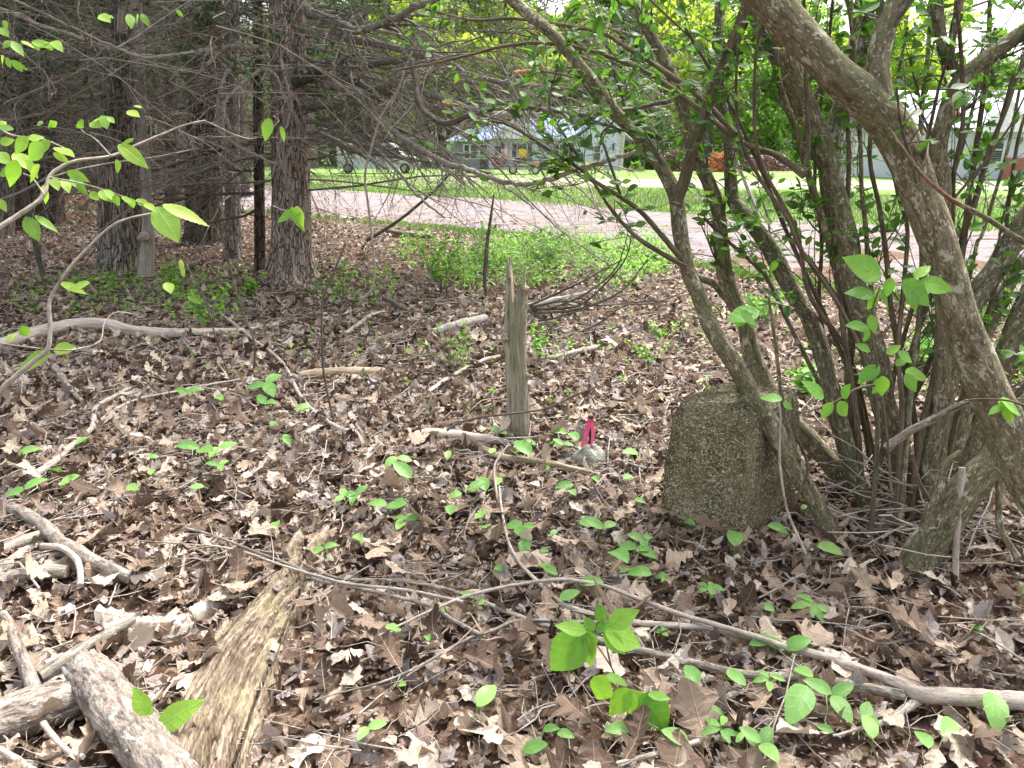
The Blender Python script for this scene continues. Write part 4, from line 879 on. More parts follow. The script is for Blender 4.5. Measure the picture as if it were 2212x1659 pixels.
mb = MB(); limb(mb, pic([(1098, 600, 11), (1098, 580, 8), (1097, 556, 2)], SY-.04), 7, 4, gn=.08); mb.build('splinter', M['snag'], root)
mb = MB(); limb(mb, pic([(1131, 610, 9), (1133, 590, 6), (1134, 572, 1.5)], SY-.03), 7, 4, gn=.08); mb.build('splinter', M['snag'], root)

# ------------------------------------------------------------ aggregate block
b = NB('mossy_aggregate_stone', .9, .2); p = b.pos()
vc = b.voro(p, 150, out='Color'); vd = b.voro(p, 150); sp_ = b.n('ShaderNodeSeparateColor'); b.l(vc, sp_.inputs[0])
c = b.ramp(sp_.outputs[0], [(0, (.06, .05, .028)), (.3, (.17, .145, .08)), (.6, (.29, .25, .15)), (.85, (.42, .36, .24)), (1, (.7, .64, .5))])
c = b.mix(b.math('MULTIPLY', b.ramp(vd, [(.35, 0.), (.75, 1.)]), .8), c, (.05, .045, .025))
str_ = b.noise(b.mapv(p, (1, 1, .16)), 13, 4, .6)
c = b.mix(b.math('MULTIPLY', b.ramp(str_, [(.42, 0.), (.6, 1.)]), .5), c, b.mix(.5, c, (.42, .36, .24)))
c = b.mix(b.math('MULTIPLY', b.ramp(b.noise(p, 6, 5, .65), [(.45, 0.), (.6, 1.)]), .6), c, b.mix(.6, c, (.07, .075, .03)))
c = b.mix(b.math('MULTIPLY', b.ramp(b.noise(p, 16, 4, .7), [(.62, 0.), (.68, 1.)]), .4), c, (.5, .48, .38))
b.base(c); h = b.math('ADD', b.math('MULTIPLY', vd, -.6), b.math('MULTIPLY', b.noise(p, 40, 4, .7), .6)); b.bump(h, .007, 1); stone = b.m
A = G(1410, 1124); B = G(1588, 1186); C_ = G(1728, 1088); cen = (A+C_)/2; ux = (B-A)/2; vy = (C_-B)/2
blk = thing('stone_marker', [cen[0], cen[1], 0], 'squat mossy brown boundary stone of exposed aggregate with rounded top, tucked against the shrub', 'stone marker')
n = 260; prof = [(-.05, 1.0), (0, 1.0), (.06, .99), (.14, .975), (.22, .965), (.30, .95), (.36, .93), (.41, .905), (.445, .87), (.468, .81), (.484, .71), (.494, .56), (.496, .36), (.499, .18), (.5, .02)]
prof = catmull([[a_, b_, 0] for a_, b_ in prof], 11)
th = np.linspace(0, 2*np.pi, n, endpoint=False); ex = 2/6.5
cu = np.sign(np.cos(th))*np.abs(np.cos(th))**ex; cv_ = np.sign(np.sin(th))*np.abs(np.sin(th))**ex
V = []
for z, k, _ in prof:
    e = 1+.012*np.sin(th*3+z*14)+.008*np.sin(th*7-z*31)+.0045*rng.standard_normal(n)+.006*np.sin(th*23+z*120)*np.sin(z*77+th*9)
    q_ = cen[None]+(cu*k*e)[:, None]*ux+(cv_*k*e)[:, None]*vy; q_[:, 2] = z*1.02+.006*np.sin(th*2+1)*k+.0022*rng.standard_normal(n); V.append(q_)
V = np.array(V); K = len(V); idx = np.arange(K*n).reshape(K, n); nx = np.roll(idx, -1, 1)
mb = MB(); mb.add(V, np.stack([idx[:-1], nx[:-1], nx[1:], idx[1:]], -1)); mb.build('block', stone, blk)
# grey rock by the pink flagging
b = NB('grey_rock', .9, .2); p = b.pos(); b.base(b.ramp(b.noise(p, 30, 6, .7), [(.35, (.13, .14, .11)), (.5, (.25, .26, .22)), (.65, (.4, .41, .37))])); b.bump(b.noise(p, 45, 5, .7), .01)
rk = G(1276, 1016); rk[2] += .008; mb = MB(); n = 28; K = 12; V = []
for k in range(K):
    f = k/(K-1)*math.pi/2; th = np.linspace(0, 2*np.pi, n, endpoint=False); r_ = .098*math.cos(f)*(1+.08*np.sin(th*3+1)+.06*np.sin(th*5+f*3))
    V.append(np.stack([rk[0]+r_*np.cos(th), rk[1]+.06+.8*r_*np.sin(th), rk[2]-.02+.115*math.sin(f)*(1+.1*np.sin(th*2))], -1))
V = np.array(V); idx = np.arange(K*n).reshape(K, n); nx = np.roll(idx, -1, 1); mb.add(V, np.stack([idx[:-1], nx[:-1], nx[1:], idx[1:]], -1))
tag(mb.build('rock', b.m), 'rounded grey rock half buried in leaves below the pink ribbon', 'rock')
# pink flagging
b = NB('pink_flagging_tape', .45, .4); b.base((.95, .16, .34)); tr_ = b.n('ShaderNodeBsdfTranslucent'); tr_.inputs[0].default_value = (.9, .12, .3, 1); mx = b.n('ShaderNodeMixShader'); mx.inputs[0].default_value = .35
b.l(b.b.outputs[0], mx.inputs[1]); b.l(tr_.outputs[0], mx.inputs[2]); b.l(mx.outputs[0], b.t.nodes['Material Output'].inputs[0]); pink = b.m
PY = float(G(1276, 1000)[1]); st_ = thing('survey_pin', [at(1276, 960, PY)[0], PY, 0], 'short dark iron pin tied with bright pink ribbon between the stump and the stone', 'survey marker')
mb = MB(); limb(mb, pic([(1277, 985, 9), (1277, 940, 9), (1276, 900, 9)], PY), 8, 3); mb.build('pin', M['rubber'], st_)
mb = MB(); limb(mb, pic([(1276, 897, 12), (1276, 903, 13), (1276, 904, 9)], PY), 10, 2); mb.build('cap', M['steel'], st_)
def ribbon(rows, wpx, Y, nm='ribbon'):
    c = catmull([at(a_, b_, Y+dy) for a_, b_, dy in rows], 5); mb = MB(); k = len(c); w_ = wpx*pxm(Y, 930)*.5
    tw = np.linspace(.15, .9, k); off = np.stack([np.cos(tw), np.sin(tw), 0*tw], -1)*w_
    v = np.stack([c-off, c+[0, -.002, 0], c+off], 1); idx = np.arange(k*3).reshape(k, 3)
    mb.add(v, np.stack([idx[:-1, :-1], idx[:-1, 1:], idx[1:, 1:], idx[1:, :-1]], -1)); return mb.build(nm, pink, st_)
ribbon([(1273, 912, -.02), (1268, 930, -.03), (1264, 950, -.045), (1257, 966, -.05)], 13, PY)
ribbon([(1278, 912, -.02), (1281, 930, -.025), (1280, 950, -.03), (1277, 965, -.035)], 9, PY)
mb = MB(); limb(mb, pic([(1276, 901, 12), (1276, 907, 14), (1276, 914, 11)], PY), 10, 3, gn=.06); mb.build('knot', pink, st_)

# ------------------------------------------------------------ the big shrub at the right
shr = thing('multi_stem_shrub', [*G(1900, 1150)[:2], 0], 'large many-stemmed shrub with leaning grey-brown stems filling the right of the view', 'shrub')
LV = []                                   # leaf candidates: pos dir nrm L
def add_leaves(C, per, L0, L1, t0=.4):
    N = len(C); t = t0+(1-t0)*rng.random((N, per)); f = t*(C.shape[1]-1); i = np.minimum(f.astype(int), C.shape[1]-2); fr = (f-i)[..., None]; n = np.arange(N)[:, None]
    p = C[n, i]*(1-fr)+C[n, i+1]*fr; tg = unit(C[n, i+1]-C[n, i]); d = unit(tg*.5+rng.standard_normal((N, per, 3))*[.8, .8, .3]+[0, 0, -.12]); nr = rng.standard_normal((N, per, 3))*.45+[0, -.25, 1]
    L = L0+(L1-L0)*rng.random((N, per)); LV.append((p.reshape(-1, 3), d.reshape(-1, 3), nr.reshape(-1, 3), L.ravel()))
def stem(rows, Y0=None, Y1=3.0, m='shrub', tw=5, tmin=.35, L=(.25, .6), lf=5, label=None, nm='stem', n=12, gn=.035, base=True, tmax=1, leafL=(.03, .065)):
    if Y0 is None: Y0 = G(rows[0][0], rows[0][1])[1]
    P = pic(rows, Y0, Y1)
    if base: P[0, 2] -= .03
    mb = MB(); c = limb(mb, P, n, 7, gn=gn); o = mb.build(nm, M[m], shr)
    if label: o['label'] = label
    if tw:
        C1, R1 = grow(c[None, :, :3], c[None, :, 3], tw, L[0], L[1], 33, -.25, 6, .10, tmin, .3, tmax, up=.15); R1 = np.minimum(R1, .006*np.linspace(1, .4, 6))
        mb = MB(); tubes(mb, C1, R1, 5, cap=False); C2, R2 = grow(C1, R1, 4, .08, .28, 42, -.1, 5, .12, .2, .6); tubes(mb, C2, np.maximum(R2, .0011), 4, cap=False)
        t = mb.build('twigs', M['twig_dark'], o); t['kind'] = 'stuff'
        if lf: add_leaves(C2, lf, *leafL); add_leaves(C1, lf, *leafL)
    return c
# traced stems: base -> top
stem([(1812, 1178, 34), (1774, 1106, 36), (1720, 1020, 40), (1674, 936, 44), (1634, 870, 42), (1591, 793, 38), (1534, 703, 36), (1508, 636, 34), (1484, 580, 33), (1470, 510, 33), (1461, 430, 34), (1440, 380, 30), (1395, 310, 28), (1340, 255, 27), (1270, 165, 26), (1200, 80, 25), (1100, -5, 24), (1050, -60, 20)], None, 3.3, tw=7, tmin=.6, lf=2)
stem([(1460, 440, 26), (1475, 400, 26), (1500, 310, 25), (1535, 210, 26), (1570, 130, 28), (1605, 40, 30), (1625, -30, 28)], 3.0, 2.9, m='shrub_thin', tw=4, base=False, lf=3, label='brownish stem forking right from the outermost stem')
stem([(1850, 1060, 46), (1794, 1003, 42), (1734, 936, 40), (1681, 880, 40), (1648, 820, 40), (1621, 753, 38), (1608, 696, 36), (1584, 646, 36), (1564, 586, 34), (1554, 467, 30), (1531, 393, 29), (1491, 317, 28), (1474, 233, 27), (1445, 150, 26), (1405, 75, 24), (1358, -10, 22)], None, 3.5, tw=7, tmin=.5, lf=3)
stem([(1484, 585, 18), (1510, 600, 16), (1540, 612, 15), (1568, 645, 14)], 2.95, 3.05, tw=0, base=False)
stem([(1880, 1120, 36), (1860, 1060, 34), (1840, 1000, 32), (1794, 836, 34), (1774, 760, 36), (1751, 696, 36), (1714, 636, 36), (1681, 570, 38), (1661, 533, 36), (1618, 473, 34), (1584, 433, 30), (1578, 383, 27), (1574, 300, 26), (1554, 200, 25), (1550, 100, 24), (1558, -10, 22)], None, 3.6, tw=7, tmin=.4)
stem([(1955, 1090, 62), (1950, 1010, 58), (1932, 950, 52), (1908, 870, 50), (1894, 786, 52), (1854, 653, 54), (1834, 586, 52), (1828, 533, 52), (1811, 467, 52), (1796, 400, 50), (1788, 350, 46), (1764, 283, 46), (1734, 217, 50), (1691, 117, 56), (1640, 20, 60), (1610, -60, 58)], None, 2.9, tw=7, tmin=.35, n=16)
stem([(1790, 345, 36), (1800, 280, 34), (1822, 215, 34), (1850, 150, 30), (1868, 90, 26), (1880, 0, 22)], 3.05, 3.2, tw=4, base=False)
stem([(2440, 1330, 96), (2340, 1190, 92), (2255, 1090, 90), (2205, 1010, 88), (2165, 905, 84), (2115, 800, 80), (2072, 690, 76), (2046, 590, 74), (2022, 510, 74), (1988, 425, 74), (1958, 340, 78), (1925, 270, 84), (1868, 210, 84), (1808, 160, 78), (1757, 105, 76), (1700, 45, 76), (1640, -20, 78), (1590, -80, 76)], 1.98, 2.1, tw=5, tmin=.5, n=20, lf=3, label='thickest pale-flecked stem slanting across the right of the shrub', leafL=(.03, .05))
stem([(1905, 235, 54), (1897, 180, 50), (1897, 130, 48), (1912, 67, 46), (1940, 5, 44), (1965, -60, 40)], 2.05, 2.15, tw=4, base=False, label='upright fork rising from the thickest stem')
stem([(2022, 1090, 34), (2030, 900, 36), (2038, 700, 34), (2036, 520, 34), (2036, 400, 34), (2026, 320, 36), (2040, 260, 34), (2051, 217, 32), (2081, 167, 34), (2141, 120, 34), (2208, 70, 32), (2270, 30, 28)], 2.9, 2.8, tw=8, tmin=.3)
stem([(2078, 165, 28), (2058, 145, 26), (2041, 110, 25), (2026, 40, 24), (2020, -40, 22)], 2.85, 2.9, tw=4, base=False)
stem([(2054, 118, 16), (2062, 50, 15), (2080, -10, 14)], 2.86, 2.9, tw=2, base=False)
stem([(1967, 1243, 62), (1990, 1205, 74), (2030, 1150, 76), (2074, 1075, 74), (2110, 1030, 68), (2150, 985, 60), (2212, 900, 56), (2290, 800, 50)], None, 2.5, tw=2, n=18, gn=.05, label='thick leaning stem at the very front of the clump')
stem([(2060, 1120, 44), (2110, 960, 44), (2150, 860, 42), (2174, 770, 42), (2201, 703, 42), (2240, 620, 40), (2290, 520, 36)], None, 2.9, tw=4)
stem([(1990, 1130, 40), (2010, 1000, 42), (2040, 860, 42), (2070, 740, 42), (2108, 640, 44), (2158, 573, 48), (2212, 480, 46), (2290, 380, 40)], None, 3.0, tw=6)
stem([(2056, 1060, 34), (2070, 940, 38), (2095, 840, 36), (2120, 740, 34), (2160, 650, 30), (2210, 560, 26)], None, 3.4, tw=4)
thin = [[(1874, 1160), (1841, 936), (1834, 786), (1841, 720), (1818, 636), (1794, 533), (1774, 467), (1748, 383), (1721, 283), (1684, 187), (1674, 90), (1668, 0)],
        [(1741, 360), (1746, 300), (1741, 167), (1738, 60), (1736, -20)], [(1870, 1130), (1850, 900), (1820, 700), (1814, 553), (1824, 500), (1834, 367), (1831, 250), (1838, 120), (1850, 0)],
        [(1925, 1120), (1915, 900), (1890, 700), (1875, 560), (1871, 500), (1861, 400), (1858, 273), (1845, 120), (1830, -10)],
        [(1990, 1150), (2010, 950), (2060, 700), (2088, 467), (2101, 367), (2121, 233), (2134, 133), (2138, 0)], [(1960, 1180), (1985, 960), (2030, 760), (2074, 533), (2108, 433), (2134, 333), (2174, 233), (2208, 133), (2240, 40)],
        [(2020, 1100), (2050, 850), (2104, 553), (2124, 500), (2174, 333), (2201, 200), (2225, 60)], [(1900, 1150), (1880, 1000), (1850, 850), (1790, 700), (1740, 590), (1690, 480), (1650, 380), (1600, 270), (1545, 170), (1480, 60)],
        [(1885, 1130), (1895, 900), (1860, 760), (1800, 640), (1730, 540), (1700, 470), (1650, 400), (1600, 300), (1590, 180), (1600, 40)], [(1945, 1140), (1962, 900), (1985, 700), (1992, 560), (1985, 420), (1990, 250), (2005, 110), (2010, 0)],
        [(1935, 1120), (1948, 900), (1940, 760), (1950, 640), (1960, 500), (1940, 420), (1925, 330), (1935, 200), (1960, 60)], [(2035, 1090), (2060, 930), (2100, 800), (2130, 690), (2165, 560), (2180, 430), (2200, 300), (2230, 200)],
        [(1860, 1110), (1780, 860), (1740, 770), (1700, 690), (1655, 600), (1600, 545), (1560, 510), (1520, 470)], [(1995, 1140), (1975, 900), (1930, 700), (1915, 560), (1900, 450), (1880, 350), (1885, 230), (1900, 110)],
        [(2000, 1130), (2060, 950), (2120, 860), (2180, 800), (2240, 700)], [(1880, 1150), (1905, 980), (1925, 840), (1960, 700), (2010, 560), (2040, 430), (2075, 330), (2110, 200), (2150, 60)],
        [(1880, 1100), (1930, 950), (2000, 800), (2060, 640), (2090, 480), (2150, 300), (2190, 160)], [(1850, 1080), (1830, 900), (1790, 780), (1770, 650), (1775, 520), (1760, 400), (1770, 250), (1790, 100), (1800, -20)],
        [(1960, 1100), (1945, 980), (1960, 800), (2010, 640), (2070, 500)], [(1910, 1090), (1870, 900), (1830, 760), (1750, 640), (1720, 500), (1640, 340), (1630, 180), (1640, 60)],
        [(2010, 1120), (2000, 980), (2020, 840), (2030, 640), (2055, 500), (2060, 380), (2080, 260), (2075, 100), (2065, 0)], [(2050, 1080), (2110, 900), (2170, 720), (2220, 600)], [(2090, 1100), (2130, 960), (2190, 860), (2250, 800)]]
wds = [22, 12, 14, 13, 16, 15, 10, 12, 11, 15, 12, 12, 12, 14, 13, 12, 14, 11, 16, 12, 14, 18, 16]
for i, (t_, wd) in enumerate(zip(thin, wds)):
    short = len(t_) < 6 and t_[0][1] < 500
    stem(w3(t_, wd, wd*.55), 2.7 if short else random.uniform(2.55, 3.3), random.uniform(2.5, 3.5), m='shrub_thin' if i % 3 else 'shrub', tw=5, tmin=.25, lf=4, n=8, gn=.05, base=not short)
stem(w3([(1466, 553), (1437, 517), (1387, 460), (1337, 423), (1287, 393), (1257, 367), (1180, 320), (1130, 287), (1090, 267), (1060, 262)], 13, 4), 2.9, 3.0, m='shrub_thin', tw=9, tmin=.3, lf=4, n=7, base=False, nm='branch', L=(.12, .3))
stem(w3([(1480, 575), (1417, 540), (1370, 507), (1324, 457), (1284, 397), (1262, 370)], 12, 5), 2.95, 2.9, m='shrub_thin', tw=5, tmin=.3, lf=3, n=7, base=False, nm='branch', L=(.1, .25))
stem(w3([(1737, 380), (1708, 357), (1674, 333), (1624, 317), (1574, 287), (1508, 233), (1437, 180), (1370, 143), (1287, 113), (1220, 97), (1154, 93), (1087, 100), (1020, 117), (937, 137), (847, 153)], 15, 5), 2.8, 4.2, m='shrub_thin', tw=7, tmin=.2, lf=3, n=7, base=False, nm='branch', L=(.15, .4))
stem(w3([(1590, 290), (1500, 200), (1404, 133), (1354, 103), (1297, 70), (1187, 50), (1104, 40), (1020, 43), (920, 20)], 13, 5), 2.9, 4.0, m='shrub_thin', tw=6, tmin=.2, lf=3, n=7, base=False, nm='branch', L=(.15, .4))
stem(w3([(1250, 340), (1200, 260), (1185, 215), (1200, 160), (1213, 100)], 7, 3), 2.9, 3.0, m='twig_dark', tw=4, lf=4, base=False, nm='branch', L=(.1, .2))
stem(w3([(1340, 420), (1310, 330), (1300, 290), (1330, 250), (1310, 180)], 7, 3), 2.9, 3.0, m='twig_dark', tw=4, lf=4, base=False, nm='branch', L=(.1, .2))
stem([(2330, 590, 12), (2212, 523, 12), (2124, 467, 11), (2058, 433, 9), (1994, 380, 7), (1960, 335, 6), (1935, 300, 6), (1921, 277, 5)], 1.8, 1.7, m='shrub', tw=0, base=False, nm='branch', label='cut reddish branch crossing in front of the thickest stem')
mb = MB(); limb(mb, pic([(2075, 442, 10), (2050, 428, 9.6), (1994, 380, 7.8), (1960, 335, 6.8), (1942, 308, 6.4)], 1.735, 1.715), 8, 5); mb.build('red_bark', M['redstem'], shr)
stem([(1915, 968, 20), (1945, 945, 18), (1968, 930, 17), (2041, 893, 16), (2098, 866, 12), (2170, 858, 6)], 2.3, 2.2, m='twig_lichen', tw=3, lf=3, base=False, nm='branch', label='short broken lichened branch stub between the stems')
for rows, wa, wb, m_ in (([(1741, 1196), (1704, 1113), (1691, 1053), (1684, 986), (1686, 903), (1678, 853)], 6, 4, 'twig_pale'), ([(1777, 1110), (1748, 1036), (1712, 960), (1691, 870), (1674, 736), (1660, 640)], 14, 6, 'shrub'),
                     ([(2064, 1290), (2064, 1206), (2071, 1106), (2078, 1010)], 13, 15, 'twig_pale'), ([(2024, 1353), (2060, 1290), (2095, 1250)], 6, 6, 'twig_pale'), ([(2198, 1203), (2165, 1150), (2158, 1106), (2160, 1010)], 15, 14, 'shrub'),
                     ([(1715, 1090), (1745, 1010), (1715, 930), (1712, 860)], 8, 5, 'shrub_thin'), ([(1990, 1200), (2000, 1120), (2030, 1060), (2045, 1000), (2075, 975)], 20, 10, 'shrub'), ([(2010, 1180), (2020, 1110), (1985, 1040), (1970, 980)], 12, 8, 'shrub_thin')):
    stem(w3(rows, wa, wb), 2.35 if rows[0][1] > 1190 else 2.5, 2.45, m=m_, tw=0, n=8, base=False)
# short dead twigs around the foot of the shrub
mb = MB(); n = 90; a = rng.random(n)*6.28; c0 = G(1930, 1130); p0 = c0+np.stack([rng.standard_normal(n)*.20+.05, rng.standard_normal(n)*.2, .05+rng.random(n)*.2], -1); d = unit(np.stack([np.cos(a), np.sin(a), .25*rng.standard_normal(n)], -1)); L = .12+.35*rng.random((n, 1))
P = np.stack([p0+d*L*t+rng.standard_normal((n, 3))*.008 for t in (0, .33, .66, 1)], 1); tubes(mb, P, np.full((n, 4), .0018)*(1+rng.random((n, 1))), 4)
t = mb.build('twigs', M['twig_pale'], shr); t['kind'] = 'stuff'
# upper canopy of the shrub, added above the frame to darken the stems below
nC = 70; P0 = np.stack([-.2+4.2*rng.random(nC), 1.3+3.4*rng.random(nC), 2.15+.5*rng.random(nC)], -1); dC = unit(rng.standard_normal((nC, 3))*[1, 1, .5]+[0, 0, .7]); CC = np.stack([P0+dC*1.1*t for t in np.linspace(0, 1, 5)], 1)
RC = np.full((nC, 5), .007)*np.linspace(1, .3, 5); D1, E1 = grow(CC, RC, 6, .2, .6, 40, 0, 5, .12, .15, .5); mb = MB(); tubes(mb, CC, RC, 5); tubes(mb, D1, E1, 4, cap=False); t = mb.build('branches', M['shrub_thin'], shr); t['kind'] = 'stuff'
D2, E2 = grow(D1, E1, 2, .1, .25, 40, 0, 4, .12, .2, .5); add_leaves(D1, 6, .04, .07); add_leaves(D2, 5, .04, .07)
# foliage: the largest leaves as single parts, the rest joined
pos, dr, nr, L = [np.concatenate([q_[i] for q_ in LV]) for i in range(4)]
hero_leaf = prof_oval(.24, .42, 9); sh_leaf = prof_oval(.25, .42, 6)
fx = (pos[:, 0]/np.maximum(pos[:, 1], .1)); show = L/pos[:, 1]; inview = (np.abs(fx) < .66) & (pos[:, 2] < CAMZ+.19*pos[:, 1])
print('leaf px', np.sort(show*inview)[-250]*760); order = np.argsort(-(show*inview)); big = order[:250]; rest = order[250:]
for i in big:
    mb = MB(); leaves(mb, hero_leaf, pos[i], dr[i], nr[i], L[i], bend=random.gauss(.3, .3), fold=abs(random.gauss(.2, .15)), cols=5); mb.build('leaf', M['shrub_leaf'], shr)
mb = MB(); leaves(mb, sh_leaf, pos[rest], dr[rest], nr[rest], L[rest], bend=rng.standard_normal(len(rest))*.4, fold=.2, cols=3); t = mb.build('foliage', M['shrub_leaf'], shr); t['kind'] = 'stuff'
print('shrub leaves', len(pos))

# leaf laid from (base) to (tip) in the picture at distance Y
beech_prof = lambda w_: (lambda v: (v, (np.maximum(w_*np.sin(np.pi*v**.82)**.85*(1-.35*v**3)+.012*(np.arange(len(v)) % 2), .0), v), (np.maximum(w_*np.sin(np.pi*v**.82)**.85*(1-.35*v**3)+.012*(np.arange(len(v)) % 2), 0), v)))(np.linspace(0, 1, 22))
def hleaf(par, bx, by, tx, ty, Y, wd, m='bright', dy=0., face=.5, pr=None, nm='leaf', fold=.12, bend=.25, r=None):
    a_ = at(bx, by, Y); b_ = at(tx, ty, Y+dy); v_ = b_-a_; L_ = np.linalg.norm(v_)*1.03
    nr_ = unit(np.array([0, 0, CAMZ])-a_)*face+np.array([0, 0, 1])*(1-face)+rng.standard_normal(3)*.12
    mb = MB(); leaves(mb, pr or beech_prof(wd*.52), a_, v_, nr_, L_, bend=bend*random.uniform(.4, 1.5), fold=fold, crumple=.006, cols=5, r=r, twist=.15); return mb.build(nm, M[m], par)
# fresh leafy shoot hanging in the middle of the shrub
sh = thing('leafy_shoot', at(1900, 740, 1.95), 'bright green leafy shoot in front of the dark shrub stems', 'sapling')
for rows, wa, wb in (([(1925, 1060), (1918, 960), (1905, 860), (1890, 760), (1880, 690), (1900, 620)], 6, 3), ([(1890, 760), (1930, 690), (1960, 640), (1990, 600)], 4, 3), ([(1905, 830), (1850, 840), (1800, 870), (1730, 890), (1690, 865)], 7, 3)):
    mb = MB(); limb(mb, pic(w3(rows, wa, wb), 1.95, 1.95), 6, 6); mb.build('stem', M['shrub_thin'], sh)
for q_ in [(1905, 600, 1830, 553), (1890, 640, 1830, 625), (1895, 640, 1872, 668), (1900, 628, 1928, 668), (1885, 615, 1845, 560), (1925, 600, 1915, 640), (1965, 600, 1985, 672), (1950, 605, 2010, 660), (1985, 610, 2060, 622), (1975, 600, 2010, 570), (1880, 680, 1892, 720), (1878, 710, 1830, 700), (1880, 715, 1862, 738), (1900, 790, 1852, 825), (1905, 812, 1908, 858), (1912, 815, 1885, 850), (1955, 805, 2008, 812), (1955, 808, 1982, 846), (1935, 790, 1960, 772), (1880, 760, 1850, 740), (1915, 765, 1945, 745), (1940, 760, 1975, 782), (1780, 860, 1735, 822), (1800, 870, 1770, 905), (1810, 868, 1832, 900), (1820, 860, 1835, 830), (1690, 862, 1643, 855), (1692, 868, 1712, 885), (1640, 670, 1570, 690), (1615, 672, 1590, 707), (1618, 675, 1628, 710), (1625, 668, 1612, 640), (1690, 640, 1683, 620), (1840, 560, 1870, 590), (1600, 675, 1640, 700)]:
    hleaf(sh, *q_, Y=1.9+random.uniform(-.08, .08), wd=.58, m='bright', dy=random.uniform(-.03, .02), r=random.uniform(.1, .8))
s2 = thing('leafy_shoot', at(2130, 880, 1.8), 'small bright leaf cluster in front of the thickest slanting stem', 'sapling')
mb = MB(); limb(mb, pic(w3([(2260, 900), (2190, 868), (2120, 862), (2080, 866)], 6, 3), 1.7, 1.8), 6, 6); mb.build('stem', M['shrub_thin'], s2)
for q_ in [(2160, 862, 2210, 895), (2165, 875, 2135, 895), (2165, 870, 2190, 915), (2155, 868, 2180, 880)]: hleaf(s2, *q_, Y=1.78, wd=.5, m='bright')

# ------------------------------------------------------------ beech sapling at the left
bs = thing('beech_sapling', at(60, 700, 2.3), 'beech sapling with pale bare stem and drooping lime-green toothed leaves at the left edge', 'sapling')
BY = 2.2
for rows, wa, wb, Ya, Yb in (([(-40, 520), (0, 490), (67, 447), (93, 423), (107, 383), (130, 362), (167, 347), (240, 337), (287, 317), (333, 297), (400, 270), (443, 260)], 12, 3, 2.1, 2.5), ([(107, 385), (160, 368), (240, 352), (330, 340), (430, 320)], 4, 2, 2.2, 2.4), ([(95, 420), (70, 385), (50, 375)], 5, 3, 2.2, 2.2),
                         ([(-30, 885), (0, 846), (17, 827), (73, 780), (103, 753), (108, 703), (107, 650), (133, 603), (173, 553), (250, 483), (333, 460), (355, 450)], 13, 4, 2.05, 2.3), ([(108, 755), (160, 755), (215, 738), (225, 700), (250, 675), (300, 680)], 4, 2, 2.15, 2.5), ([(0, 742), (60, 750), (108, 755)], 4, 3, 2.1, 2.15),
                         ([(107, 383), (190, 400), (280, 430), (340, 455)], 4, 2.5, 2.2, 2.25), ([(-20, 60), (10, 100), (60, 95), (140, 105)], 4, 2, 2.4, 2.4), ([(-20, 110), (20, 130), (60, 150)], 3, 2, 2.4, 2.4), ([(-30, 250), (20, 290), (90, 300), (140, 320)], 5, 2.5, 2.3, 2.3), ([(440, 260), (540, 300), (600, 265), (590, 250)], 3, 2, 2.5, 2.6), ([(590, 445), (615, 455), (640, 458)], 2.5, 2, 2.6, 2.6), ([(240, 337), (205, 300), (180, 285), (167, 262)], 4, 2, 2.3, 2.4)):
    mb = MB(); limb(mb, pic(w3(rows, wa, wb), Ya, Yb), 7, 6, gn=.03); mb.build('stem', M['twig_pale'] if wa > 4 else M['twig'], bs)
